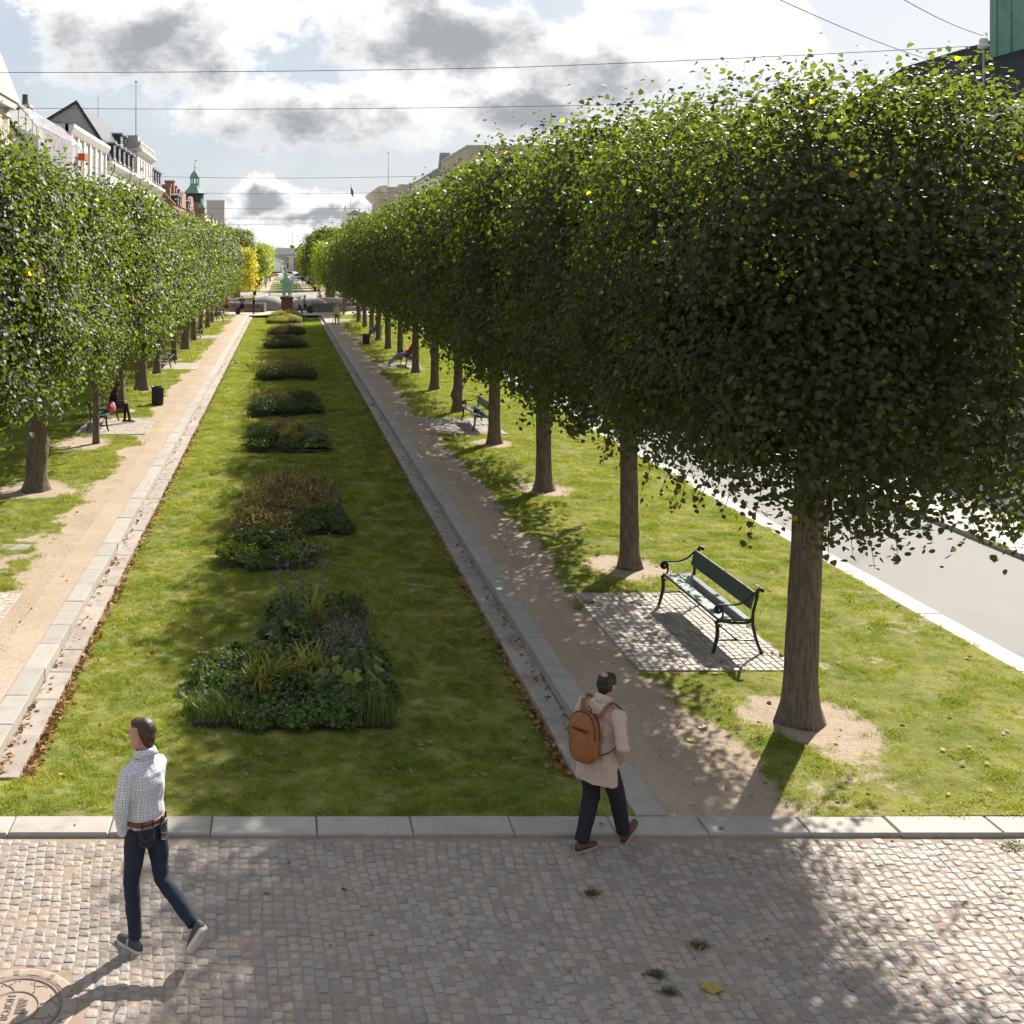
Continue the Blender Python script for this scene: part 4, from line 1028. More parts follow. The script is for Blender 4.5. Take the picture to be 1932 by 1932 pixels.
def sit_pose(zs=.48, lean=-.12, **k):
    d = dict(P=(0, 0, zs + .10), C=(0, lean, zs + .40), N=(0, lean - .01, zs + .60), H=(0, lean + .05, zs + .765), sL=(-.18, lean, zs + .55), sR=(.18, lean, zs + .55), eL=(-.24, lean + .08, zs + .28), eR=(.24, lean + .08, zs + .28),
             wL=(-.12, lean + .32, zs + .22), wR=(.12, lean + .32, zs + .22), hL=(-.09, .02, zs + .08), hR=(.09, .02, zs + .08), kL=(-.11, .46, zs + .06), kR=(.11, .46, zs + .06), aL=(-.11, .48, .09), aR=(.11, .48, .09))
    d.update(k); return pose(**d)
def hand(mb, w_, e_, lat, size=1.0):
    """palm and five bent fingers at the wrist"""
    w_ = Vector(w_); d = (w_ - Vector(e_)).normalized(); la = Vector(lat); la = (la - d * la.dot(d)).normalized(); n_ = d.cross(la)
    s = size
    ringstack(mb, [(w_ - d * .02, .027 * s, .02 * s, la), (w_ + d * .03 * s, .036 * s, .017 * s, la), (w_ + d * .085 * s, .040 * s, .014 * s, la), (w_ + d * .095 * s, .036 * s, .011 * s, la)], n=10)
    for i, (off, L) in enumerate(((-.030, .060), (-.010, .072), (.010, .068), (.030, .052))):
        b = w_ + d * .085 * s + la * off * s
        p1 = b + d * L * .5 * s + n_ * .008 * s; p2 = b + d * L * .88 * s + n_ * .026 * s
        mb.tube([b, p1, p2], [.0095 * s, .0088 * s, .0070 * s], 7)
    b = w_ + d * .03 * s - la * .034 * s
    mb.tube([b, b + d * .035 * s - la * .024 * s + n_ * .008 * s, b + d * .065 * s - la * .026 * s + n_ * .02 * s], [.013 * s, .0105 * s, .008 * s], 7)
def person(label, loc, head, J, st, scale=1.0, vox=.016, hero=False, cat='person', group=None, z=0.0):
    root = empty('person', (loc[0], loc[1], z), R(head - 90), label, cat, group); root.scale = (scale,) * 3
    V3 = {k: Vector(v) for k, v in J.items() if isinstance(v, tuple)}
    g = st.get
    skin = g('skin', SKIN); w_ = g('wide', 1.0)
    latC = (V3['sR'] - V3['sL']).normalized(); latP = (V3['hR'] - V3['hL']).normalized()
    H = V3['H']; HM = Matrix.Rotation(R(J['hy']), 3, 'Z') @ Matrix.Rotation(R(J['hr']), 3, 'Y') @ Matrix.Rotation(R(J['hp']), 3, 'X')
    hs = g('head', 1.0)
    def hd(x, y, z_): return H + HM @ (Vector((x, y, z_)) * hs)
    # --- body: one skin from head to feet
    b = MB()
    rows = [(-.122, .022, .026, .052), (-.108, .040, .048, .036), (-.075, .056, .074, .016), (-.03, .068, .092, .002), (.015, .074, .098, -.002), (.05, .075, .098, -.004), (.085, .063, .082, -.008), (.108, .040, .052, -.012), (.118, .014, .018, -.012)]
    b.loft([[hd(rx * math.cos(2 * math.pi * j / 16), yo + ry * math.sin(2 * math.pi * j / 16), zz) for j in range(16)] for zz, rx, ry, yo in rows])
    b.loft([[hd(s_ * math.cos(2 * math.pi * j / 8), yo + s_ * .9 * math.sin(2 * math.pi * j / 8), zz) for j in range(8)] for zz, s_, yo in ((-.045, .008, .098), (-.036, .018, .104), (-.02, .013, .100), (.01, .008, .092), (.025, .004, .085))])
    for s in (-1, 1):
        ell(b, hd(s * .032, .088, .022), (.020, .010, .007), HM, 8, 5)
    ell(b, hd(0, .088, -.068), (.024, .012, .006), HM, 8, 5); ell(b, hd(0, .084, -.08), (.020, .013, .007), HM, 8, 5)
    b.tube([V3['N'] - Vector((0, 0, .06)), V3['N'] + Vector((0, 0, .03)), hd(0, -.02, -.05)], [.062, .055, .055], 12)
    ringstack(b, [(V3['P'] - Vector((0, 0, .06)), .13, .09, latP), (V3['P'], .15, .105, latP), ((V3['P'] + V3['C']) / 2, .135, .09, latP), (V3['C'], .165, .105, latC), ((V3['sL'] + V3['sR']) / 2, .165, .075, latC), (V3['N'], .06, .055, latC)])
    for s in 'LR':
        b.tube([V3['s' + s], V3['e' + s], V3['w' + s]], [.045, .038, .027], 10); hand(b, V3['w' + s], V3['e' + s] if s not in g('pocket', '') else V3['w' + s] - Vector((.55 if s == 'L' else -.55, .1, -.8)), (1, 0, 0) if s not in g('pocket', '') else (0, 1, 0), 1.0 if s not in g('pocket', '') else .8)
        b.tube([V3['h' + s], V3['k' + s], V3['k' + s].lerp(V3['a' + s], .35), V3['a' + s]], [.074, .046, .046, .034], 10)
        d = V3['t' + s].normalized(); ell(b, V3['a' + s] + d * .06 - Vector((0, 0, .045)), (.026, .08, .02), d.to_track_quat('Y', 'Z').to_matrix(), 8, 6)
    body = fused('body', b, skin, root, vox * .8, 3 if hero else 2)
    for s in (-1, 1):
        e = MB(); ell(e, hd(s * .082, -.012, -.012), (.012 * hs, .023 * hs, .034 * hs), HM @ Matrix.Rotation(s * .25, 3, 'Z'), 10, 7); e.build('ear', skin, body, True)
    if hero:
        for s in (-1, 1):
            e = MB(); ell(e, hd(s * .030, .090, .012), (.011, .006, .006), HM, 8, 6); e.build('eye', HAIR['black'], body, True)
    # --- top
    if g('top'):
        o = MB(); ty, sl = g('top'), g('sleeve', 'long'); hem = g('hem', .06); fl = g('flare', 0)
        P_, C_ = V3['P'], V3['C']; up = (C_ - P_).normalized()
        mid = P_.lerp(C_, .5)
        ringstack(o, [(P_ - up * hem, (.178 + fl) * w_, (.128 + fl * .8) * w_, latP), (P_, (.170 + fl * .6) * w_, (.125 + fl * .5) * w_, latP), (mid, .163 * w_ + fl * .4, .118 * w_ + fl * .3, latP), (C_, .192 * w_, .132 * w_, latC),
                      (C_.lerp((V3['sL'] + V3['sR']) / 2, .7), .198 * w_, .118 * w_, latC), ((V3['sL'] + V3['sR']) / 2 + up * .035, .150 * w_, .085 * w_, latC), (V3['N'] + up * .005, .075, .072, latC)], n=20)
        for s in 'LR':
            S_, E_, W_ = V3['s' + s], V3['e' + s], V3['w' + s]; q = g('arm', 1.0)
            if sl == 'long': o.tube([S_.lerp(C_, .15), S_, S_.lerp(E_, .5), E_, E_.lerp(W_, .5), W_ + (W_ - E_).normalized() * .012], [.07 * q, .072 * q, .060 * q, .053 * q, .046 * q, .040 * q], 12)
            else: o.tube([S_.lerp(C_, .15), S_, S_.lerp(E_, .72)], [.07, .07, .064], 12)
        if g('collar'):
            nb = V3['N'] + up * .012
            o.loft([[nb + latC * (.073 * math.cos(2 * math.pi * j / 14)) + latC.cross(up) * (-.074 * math.sin(2 * math.pi * j / 14)) + up * zz * 1.0 for j in range(14)] for zz in (-.03, .035)])
        for c_, r_ in g('topblobs', []): ell(o, c_, r_)
        fused(g('topname', 'shirt'), o, CL[ty], root, vox, g('topsm', 4), g('fold', .026) if hero else 0, .10)
        if g('collar'):
            k = MB(); nb = V3['N'] + up * .012; fw = -latC.cross(up); r1, r2 = .083, .104
            rings = []
            for zz, rr, in ((.050, .070), (.056, .076), (.045, r1), (g('collarz', .005), r2), (g('collarz', .005) - .004, r2 - .006), (.03, .074)):
                rings.append([nb + latC * (rr * math.cos(q_)) + fw * ((rr * .98) * math.sin(q_)) + up * (zz - .02 * math.sin(q_)) for q_ in [math.pi * (.62 + 1.76 * j / 23) for j in range(24)]])
            rings.append(rings[0])
            k.add([p for r_ in rings for p in r_], [(i * 24 + j, i * 24 + j + 1, (i + 1) * 24 + j + 1, (i + 1) * 24 + j) for i in range(6) for j in range(23)])
            k.build('collar', CL[ty], root, True)
    if g('bottom'):
        o = MB(); lg = g('leg', 'long'); q = g('legw', 1.0)
        up = (V3['C'] - V3['P']).normalized()
        ringstack(o, [(V3['P'] - up * .10, .15, .115, latP), (V3['P'] - up * .03, .168, .122, latP), (V3['P'] + up * .05, .156, .112, latP), (V3['P'] + up * .07, .150, .106, latP)])
        for s in 'LR':
            H_, K_, A_ = V3['h' + s], V3['k' + s], V3['a' + s]
            H2 = H_ + Vector((0, 0, -.0))
            if lg == 'long':
                o.tube([H2.lerp(K_, -.06), H2.lerp(K_, .25), H2.lerp(K_, .65), K_, K_.lerp(A_, .4), K_.lerp(A_, .8), A_ + (A_ - K_).normalized() * .0], [.090 * min(q, 1.08), .092 * min(q, 1.1), .075 * q, .066 * q, .062 * q, .056 * q, .056 * q], 14)
            else: o.tube([H2.lerp(K_, -.06), H2.lerp(K_, .3), H2.lerp(K_, .92)], [.092, .095, .085], 12)
            ell(o, K_, (.066 * q,) * 3, None, 12, 8)
        fused('trousers' if lg == 'long' else 'shorts', o, CL[g('bottom')], root, vox, 4, .016 if hero else 0, .08)
    # --- shoes
    for s in 'LR':
        if not g('shoe'): break
        A_ = V3['a' + s]; d = V3['t' + s].normalized(); Q = d.to_track_quat('Y', 'Z').to_matrix(); dn = Q @ Vector((0, 0, -1))
        f = lambda x, y, z_: A_ + Q @ Vector((x, y, z_))
        prof = [(-.075, .020, .045, .03), (-.06, .034, .075, .01), (-.01, .037, .085, 0), (.05, .040, .070, 0), (.10, .046, .050, 0), (.15, .046, .042, 0), (.19, .036, .034, 0), (.205, .016, .022, 0)]
        o = MB()
        rings = []
        for y, rx, hh, zo in prof:
            rings.append([f(rx * math.cos(a), y, -.070 + max(0, math.sin(a)) * hh + (min(0, math.sin(a)) * .004)) for a in [2 * math.pi * j / 14 for j in range(14)]])
        o.loft(rings); sh = o.build('shoe', SHOE[g('shoe')], root, True)
        so = MB(); th = .030 if g('shoe') == 'grey' else .020
        top = [f(x * 1.10, y, -.066) for y, x, _, _ in prof] + [f(-x * 1.10, y, -.066) for y, x, _, _ in prof[::-1]]
        bot = [p - (Q @ Vector((0, 0, 1))) * th for p in top]; n = len(top)
        so.add(top + bot, [list(range(n)), list(range(n, 2 * n))[::-1]] + [(i, n + i, n + (i + 1) % n, (i + 1) % n) for i in range(n)])
        so.build('sole', SHOE[g('sole', 'sole')], sh)
    # --- hair
    if g('hair'):
        h = MB(); ht = g('hairtype', 'short'); hm = HAIR[g('hair')]
        if ht == 'short':
            for (x, y, z_, a, c, e) in ((0, -.030, .045, .079, .083, .082), (0, -.052, -.01, .072, .058, .075), (0, .016, .08, .068, .068, .044), (.060, -.066, .02, .018, .034, .045), (-.060, -.066, .02, .018, .034, .045), (0, .035, .094, .056, .04, .026), (0, -.06, -.06, .052, .035, .04)): ell(h, hd(x, y, z_), (a * hs, c * hs, e * hs), HM, 12, 8)
        elif ht == 'bald':      # short dark hair with a thin round spot on the crown
            for (x, y, z_, a, c, e) in ((0, -.030, .042, .082, .086, .083), (.05, .015, .05, .034, .05, .045), (-.05, .015, .05, .034, .05, .045), (0, -.052, -.01, .072, .058, .075), (0, .03, .075, .064, .064, .044), (.058, -.04, .0, .024, .05, .055), (-.058, -.04, .0, .024, .05, .055), (0, -.06, -.06, .055, .036, .04)): ell(h, hd(x, y, z_), (a * hs, c * hs, e * hs), HM, 12, 8)
            sp_ = MB(); ell(sp_, hd(.004, -.062, .092), (.042, .040, .034), HM, 14, 8); sp_.build('bare_crown', skin, root, True)
        elif ht == 'long':
            for (x, y, z_, a, c, e) in ((0, -.030, .045, .081, .088, .082), (0, -.055, -.03, .080, .062, .095), (0, .03, .08, .07, .066, .05), (.065, -.02, -.08, .028, .05, .12), (-.065, -.02, -.08, .028, .05, .12), (0, -.075, -.16, .085, .045, .15), (.07, .02, -.2, .03, .04, .14), (-.07, .02, -.2, .03, .04, .14)): ell(h, hd(x, y, z_), (a, c, e), HM, 12, 8)
        fused('hair', h, hm, root, vox * .7, 3, .006 if hero else 0, .02)
    return root
def text_mesh(name, body, size, ext, mat, parent):
    """raised lettering turned into a plain mesh"""
    cu = bpy.data.curves.new(name, 'FONT'); cu.body = body; cu.size = size; cu.extrude = ext; cu.align_x = 'CENTER'; cu.align_y = 'CENTER'
    tmp = bpy.data.objects.new(name, cu); COL.objects.link(tmp)
    me = bpy.data.meshes.new_from_object(tmp.evaluated_get(bpy.context.evaluated_depsgraph_get())); bpy.data.objects.remove(tmp)
    me.name = name; me.materials.clear(); me.materials.append(mat)
    return link(bpy.data.objects.new(name, me), parent)
# --- the two walkers in front
J1 = pose(kL=(-.10, .05, .50), aL=(-.10, .0, .085), kR=(.085, -.10, .52), aR=(.10, -.47, .30), tR=(0, .55, -.85), tL=(0, 1, 0), hR=(.09, -.01, .92), eL=(-.255, .0, 1.14), wL=(-.185, .055, .925), eR=(.20, .10, 1.15), wR=(.13, .17, .98), sR=(.155, .03, 1.385), sL=(-.175, -.005, 1.40), hy=22, hp=-4, H=(0, .045, 1.64), N=(0, 0, 1.475), C=(0, .01, 1.28))
p1 = person('man in checked shirt and dark jeans walking left over the cobbles', (-1.13, 9.23), 136, J1, dict(top='check', pocket='LR', head=1.04, bottom='denim', shoe='grey', hair='brown', hem=-.055, collar=1, legw=.99, topname='shirt', wide=1.02, flare=-.014), 1.035, .010, True, z=-.024)
bl = MB(); up_ = Vector((0, 0, 1))
bl.loft([[(rx * math.cos(2 * math.pi * j / 24), ry * math.sin(2 * math.pi * j / 24), zz) for j in range(24)] for zz, rx, ry in ((.984, .156, .116), (.985, .176, .132), (1.020, .174, .130), (1.021, .150, .112))])
bl.build('belt', pbr('brown_belt', (.16, .06, .025), .5, .15, 20, .1, .002), p1, True)
lp = MB()
for a in (-100, -70, -40, -130, 160, 20): lp.tube([(.179 * math.cos(R(a)), .135 * math.sin(R(a)), zz) for zz in (.975, 1.0, 1.028)], .006, 5)
lp.build('belt_loop', CL['denim'], p1)
STITCH = pbr('tan_stitching', (.20, .13, .06), .8, .1, 30, 0)
for s in (-1, 1):       # back pockets with stitched outline
    pk = MB(); c = Vector((s * .083, -.115, .905)); Q = Matrix.Rotation(s * .45, 3, 'Z')
    out_ = [(-.062, .07), (.062, .07), (.060, -.045), (0, -.075), (-.060, -.045)]
    f3 = lambda u, v, d_: c + Q @ Vector((u, -d_ - .018 * (1 - (u / .07) ** 2), v))
    pk.add([f3(u, v, .004) for u, v in out_] + [f3(0, .07, .006)], [(0, 5, 1, 2, 3, 4)])
    pp = pk.build('back_pocket', CL['denim'], p1)
    sti = MB(); lo = [f3(u * .96, v * .96, .007) for u, v in out_]
    sti.tube(lo + [lo[0]], .0017, 4); sti.tube([f3(-.058, .015, .007), f3(-.02, -.01, .008), f3(0, -.018, .008), f3(.02, -.01, .008), f3(.058, .015, .007)], .0017, 4)
    sti.build('stitching', STITCH, pp)
lo = text_mesh('shoe_emblem', 'S', .06, .0015, SHOE['sole'], p1); lo.location = (-.1435, .048, .052); lo.rotation_euler = (R(72), 0, R(-90))
J2 = pose(P=(0, 0, .94), C=(0, .05, 1.26), N=(0, .08, 1.45), H=(0, .14, 1.605), hy=-2, hp=-10, sL=(-.185, .05, 1.40), sR=(.185, .05, 1.40), eL=(-.27, -.0, 1.13), wL=(-.20, .14, .93), eR=(.315, -.05, 1.12), wR=(.205, .10, .96),
          kR=(.10, .16, .52), aR=(.10, .27, .13), tR=(0, .8, .55), kL=(-.10, .02, .50), aL=(-.10, -.14, .085), tL=(.1, 1, 0))
p2 = person('man in beige coat with tan leather backpack stepping onto the kerb', (2.98, 10.68), 38, J2, dict(top='beige', pocket='LR', bottom='charcoal', shoe='leather', sole='brownsole', hair='black', hairtype='bald', hem=.24, flare=.035, arm=1.18, collar=1, collarz=-.03, legw=1.28, wide=1.06, topname='coat', fold=.045), .955, .010, True, z=-.024)
# backpack on his back (a thing of its own, same pose frame)
LEA = pbr('tan_leather', (.30, .105, .028), .45, .28, 7, .25, .003, bscale=60, dirt=((.16, .05, .016), 6, .6))
LEA2 = pbr('red_brown_leather', (.21, .065, .024), .4, .15, 12, .2, .003, bscale=60); ZIP = pbr('dark_zip', (.03, .018, .02), .5, .1, 30, .1, .001)
bp = empty('backpack', (2.98, 10.68, -.024), R(38 - 90), 'tan leather backpack worn by the man in the beige coat', 'backpack'); bp.scale = (.955,) * 3
Q = Matrix.Translation((-.01, -.205, 1.17)) @ Matrix.Rotation(R(-9), 4, 'X') @ Matrix.Rotation(R(-5), 4, 'Y')
def bpp(x, y, z_): return Q @ Vector((x, y, z_))
outl = []
for i in range(28):
    a = 2 * math.pi * i / 28; ca, sa = math.cos(a), math.sin(a)
    outl.append((.152 * math.copysign(abs(ca) ** (.62 if sa < 0 else .8), ca), .238 * math.copysign(abs(sa) ** (.55 if sa < 0 else .75), sa)))
o = MB(); rings = []
for yv, k in ((.06, .90), (.055, .97), (.02, 1.0), (-.035, 1.0), (-.060, .965), (-.070, .90), (-.074, .6)): rings.append([bpp(u * k, yv, v * k) for u, v in outl])
o.loft(rings); bag = o.build('bag', LEA, bp, True)
for yv, k in ((-.048, 1.006), (.022, 1.01)):
    zp = MB(); pts = [bpp(u * k, yv, v * k) for u, v in outl if v > -.10]; pts = [p for p in pts]
    idx = [i for i, (u, v) in enumerate(outl) if v > -.10]; st_ = next(i for i in range(len(idx)) if idx[i] - idx[i - 1] != 1) if any(idx[i] - idx[i - 1] != 1 for i in range(1, len(idx))) else 0
    idx = idx[st_:] + idx[:st_]
    zp.tube([bpp(outl[i][0] * k, yv, outl[i][1] * k) for i in idx], .0055, 6); zp.build('zip', ZIP, bag, True)
zp = MB(); zp.tube([bpp(-.085, -.078, .075), bpp(0, -.082, .068), bpp(.085, -.078, .060)], .007, 6, 0); zp.build('pocket_zip', ZIP, bag, True)
zp = MB(); zp.tube([bpp(-.088, -.077, .092), bpp(0, -.082, .085), bpp(.088, -.077, .077)], .011, 6, flat=(1, .4)); zp.build('pocket_flap', LEA2, bag, True)
for s in (-1, 1):
    o = MB(); ringstack(o, [(p_, .027, .006, (1, 0, 0)) for p_ in [bpp(s * .06, .03, .20), (s * .105, -.115, 1.39), (s * .135, -.06, 1.468), (s * .145, .04, 1.494), (s * .15, .15, 1.41), (s * .15, .195, 1.28)]], n=8)
    o.build('strap', LEA2, bp, True)
    o = MB(); o.tube([bpp(s * .10, .045, -.17), (s * .20, -.10, 1.06), (s * .245, -.02, 1.12)], .017, 8, flat=(1, .25)); o.build('strap', LEA2, bp, True)
o = MB(); o.tube([bpp(-.022, .05, .195), bpp(-.026, .055, .26), bpp(0, .056, .285), bpp(.026, .055, .26), bpp(.022, .05, .195)], .011, 8, flat=(1, .3)); o.build('carry_loop', LEA2, bp, True)
# ------------------------------------------------------------------ benches, bins, manhole
M['iron'] = pbr('black_cast_iron', (.012, .014, .014), .35, .15, 12, .15, .003, spec=.5)
M['bench_wood'] = pbr('green_paint', (.045, .085, .072), .42, .12, 9, .12, .002, bscale=40)
def make_bench():
    root = empty('park_bench')
    L = 1.13
    def bez(pts, n=6):        # smooth curve through points (Catmull-Rom)
        P = [Vector(p) for p in pts]; o = []
        for i in range(len(P) - 1):
            p0, p1_, p2_, p3 = P[max(i - 1, 0)], P[i], P[i + 1], P[min(i + 2, len(P) - 1)]
            for k in range(n):
                f = k / n; o.append(.5 * ((2 * p1_) + (p2_ - p0) * f + (2 * p0 - 5 * p1_ + 4 * p2_ - p3) * f ** 2 + (3 * p1_ - p0 - 3 * p2_ + p3) * f ** 3))
        return o + [P[-1]]
    for y in (-L, L):
        t3 = lambda pts: [(x, y, z) for x, z in pts]
        o = MB(); o.tube(bez(t3([(-.03, 0), (.0, .10), (.035, .25), (.035, .38), (.02, .44)])), [.022 + .008 * math.sin(i / 24 * 3.1) + (.008 if i < 2 else 0) for i in range(25)], 8, flat=(1, .8)); o.build('front_leg', M['iron'], root, True)
        o = MB(); o.tube(bez(t3([(.66, 0), (.60, .14), (.555, .30), (.535, .42), (.54, .58), (.585, .76), (.60, .86), (.635, .905), (.665, .89)])), [.03 if i < 2 else .023 if i < 30 else .026 for i in range(49)], 8, flat=(1, .8)); ell(o, (.665, y, .888), (.034, .03, .030)); o.build('rear_leg', M['iron'], root, True)
        o = MB(); o.tube(bez(t3([(.0, .43), (.08, .455), (.22, .435), (.38, .43), (.48, .445), (.545, .52)])), [.024] * 31, 8, flat=(1, .8)); 
        for (cx, cz) in ((.08, .395), (.47, .385)):
            o.tube([(cx + (.022 + .0 * k) * math.cos(k * .7), y, cz + .022 * math.sin(k * .7)) for k in range(9)], .009, 6)
        o.build('seat_bracket', M['iron'], root, True)
        sp_ = [(.045 + .0, .455), (.09, .49), (.115, .54), (.085, .575)]
        spiral = []
        for k in range(30):
            a = R(-25) + k * .42; rr = .066 * (1 - k / 38); spiral.append((.05 + rr * math.cos(a), .615 + rr * math.sin(a)))
        o = MB(); o.tube([(x, y, z) for x, z in bez([(a, b, 0) for a, b in [(.03, .455), (.08, .485), (.112, .53), (.11, .585)]], 5) and [(v.x, v.y) for v in bez([(a, b, 0) for a, b in [(.03, .455), (.08, .485), (.112, .53), spiral[0]]], 5)]] + [(x, y, z) for x, z in spiral[1:]], .0115, 6, flat=(1, 1.3))
        ell(o, (.05, y, .615), (.017, .02, .017), None, 8, 6)
        o.tube([(v.x, y, v.y) for v in bez([(.045, .682, 0), (.16, .686, 0), (.30, .690, 0), (.42, .735, 0), (.52, .82, 0), (.60, .885, 0)], 6)], .013, 6, flat=(1.2, 1)); o.build('armrest', M['iron'], root, True)
        o = MB(); o.tube(t3([(.0, .19), (.12, .19), (.26, .195), (.30, .2), (.34, .195), (.48, .19), (.585, .19)]), [.008, .013, .010, .022, .010, .013, .008], 8); o.build('side_stretcher', M['iron'], root, True)
    o = MB(); o.tube([(.30, -L, .2), (.30, -.3, .2), (.30, L, .2)], .0105, 8); o.build('long_stretcher', M['iron'], root, True)
    def plank(x0, x1, z0, z1, th):
        d = Vector((x1 - x0, 0, z1 - z0)); n = Vector((-d.z, 0, d.x)).normalized() * th
        a = Vector((x0, 0, z0)); b = Vector((x1, 0, z1)); e = d.normalized() * .006; m_ = n * .75
        prof = [(a.x + e.x, a.z + e.z), (b.x - e.x, b.z - e.z), (b.x, b.z), ((b + m_).x, (b + m_).z), ((b + n).x - e.x, (b + n).z - e.z), ((a + n).x + e.x, (a + n).z + e.z), ((a + m_).x, (a + m_).z), (a.x, a.z)]
        return MB().prism(prof, 'y', -L - .01, L + .01)
    plank(.035, .235, .468, .455, .036).build('seat_plank', M['bench_wood'], root); plank(.255, .50, .453, .462, .036).build('seat_plank', M['bench_wood'], root)
    plank(.575, .508, .862, .625, -.030).build('back_plank', M['bench_wood'], root)
    return root
bench0 = make_bench()
def place_bench(x, y, rz, label, first=[1]):
    o = bench0 if first else copy_tree(bench0)
    first.clear(); o.location = (x, y, .012); o.rotation_euler = (0, 0, rz); tag(o, label, 'bench', 'green slatted park benches'); return o
for x, y, lab in ((6.05, 16.97, 'green iron bench on the setts beside the nearest right-hand tree'), (6.05, 37.05, 'empty green bench behind the fourth tree of the right row'), (6.05, 57.1, 'bench with the reclining person in red, right-hand row'), (6.05, 77.2, 'bench with the seated person in blue, right-hand row'), (6.05, 97.3, 'farthest bench of the right-hand row')):
    place_bench(x, y, 0, lab)
for x, y, lab in ((-5.6, 37.05, 'green bench with the long-haired woman under the left trees'), (-5.6, 57.1, 'empty green bench under the left trees'), (-5.6, 77.2, 'half hidden bench under the far left trees'), (-5.6, 96.2, 'bench with the man crossing his legs on the left')):
    place_bench(x, y, math.pi, lab)
def bin_(x, y, lab, z=0.0, s=1.0):
    root = empty('litter_bin', (x, y, z), random.uniform(0, 6), lab, 'bin', 'black litter bins'); root.scale = (s,) * 3
    o = MB(); n = 72
    for rr, zz in ((.215, .03),):
        o.loft([[(q[1] * math.cos(2 * math.pi * j / n), q[1] * math.sin(2 * math.pi * j / n), q[0]) for j, q in ((j, (z_, rd + (.006 if j % 3 else -.008))) for j in range(n))] for z_, rd in ((.05, .212), (.34, .220), (.64, .226))])
    o.build('body', M['bin'], root)
    o = MB(); o.lathe([(.235, .63), (.242, .645), (.242, .672), (.232, .685), (.205, .685), (.20, .66), (.19, .60)], n=36); o.build('rim', M['bin'], root, True)
    o = MB(); o.lathe([(.19, 0), (.215, .02), (.218, .06), (.20, .07)], n=28); o.build('foot', M['bin'], root, True)
    return root
M['bin'] = pbr('black_steel', (.02, .02, .02), .5, .15, 10, .1, .002)
for x, y, lab in ((-4.72, 42.3, 'black bin on the grass beyond the seated woman'), (5.13, 70.2, 'black bin beside the right path'), (-4.35, 107.5, 'black bin beside the man in shorts'), (2.6, 110, 'black bin right of the statue'), (-4.06, 158.4, 'black bin at the left edge of the cross street'), (4.95, 177.5, 'black bin right of the far lawn'), (4.9, 221, 'farthest black bin, by the dark standing person')):
    bin_(x, y, lab)
# manhole cover with a branch relief
M['rust_iron'] = pbr('worn_cast_iron', (.33, .255, .20), .65, .14, 12, .25, .003, bscale=140, dirt=((.24, .17, .125), 8, .4))
M['iron_relief'] = pbr('dark_cast_iron', (.21, .165, .135), .6, .12, 14, .15, .002)
mh = empty('manhole_cover', (MHX, MHY, -.026), R(20), 'round cast iron manhole cover with branch relief in the cobbles', 'manhole')
o = MB(); o.lathe([(.30, -.04), (MHR, -.04), (MHR, -.004), (MHR - .006, .002), (.362, .002), (.358, -.003)], n=72); o.build('frame', M['rust_iron'], mh, True)
o = MB(); o.lathe([(.0, -.03), (.352, -.03), (.352, -.001), (.0, -.001)], n=64); cov = o.build('cover', M['rust_iron'], mh)
o = MB(); o.lathe([(.330, -.002), (.332, .006), (.350, .006), (.3535, -.002)], n=72); o.build('rim', M['iron_relief'], cov, True)
for k in range(18):
    a0 = 2 * math.pi * k / 18; o = MB(); long_ = k % 2
    w_ = .12 if long_ else .045
    ring = []
    for sgn, rr in ((1, .385), (-1, .445)):
        for q in range(7): ring.append(((rr) * math.cos(a0 + sgn * w_ * (q - 3) / 3), rr * math.sin(a0 + sgn * w_ * (q - 3) / 3)))
    o.prism(ring, 'z', .0005, .0065); o.build('frame_boss', M['rust_iron'] if k % 2 else M['iron_relief'], mh)
rb = random.Random(4); o = MB()
for side in (0, 1, 2, 3, 4, 5, 6, 7):
    a = side * .785 + .2; p0 = Vector((.19 * math.cos(a), .19 * math.sin(a), .0)); 
    tw = Vector((-math.sin(a), math.cos(a), 0)); rad_ = Vector((math.cos(a), math.sin(a), 0))
    main = [p0 + rad_ * (.13 * f) + tw * (.11 * f * f) for f in (0, .3, .6, 1)]
    o.tube(main, [.008, .007, .006, .004], 6, flat=(1, .8))
    for f, sg in ((.35, 1), (.6, -1), (.8, 1)):
        b = p0 + rad_ * (.13 * f) + tw * (.11 * f * f); e = b + (rad_ * .7 + tw * sg * .8) * .06; o.tube([b, e], [.005, .003], 5)
        ell(o, e, (.016, .008, .005), Matrix.Rotation(a + sg * .8, 3, 'Z'), 8, 5)
        ell(o, e + tw * .03 * sg, (.009, .009, .005), None, 8, 5)
o.build('branch_relief', M['iron_relief'], cov, True)
o = MB(); o.lathe([(.178, -.002), (.18, .005), (.192, .005), (.194, -.002)], n=48); o.build('inner_ring', M['iron_relief'], cov, True)
o = MB()
for k in range(11): o.box(-.105 + k * .016, -.096 + k * .016, .02, .055 + .04 * abs(math.sin(k * 1.1)), -.002, .005)
o.build('skyline_emblem', M['iron_relief'], cov)
to = text_mesh('lettering', 'HOFOR', .085, .003, M['iron_relief'], cov); to.location = (0, -.045, .002)
for ob_ in (cov,): ob_.rotation_euler = (0, 0, R(-110))
# drain slab at the left path
tag(MB().bev(-.28, .28, -.22, .22, -.03, .02, .008).build('drain_cover', M['granite'], None, False, (-5.15, 21.6, .0)), 'flat grey stone drain cover in the left grass', 'drain cover')

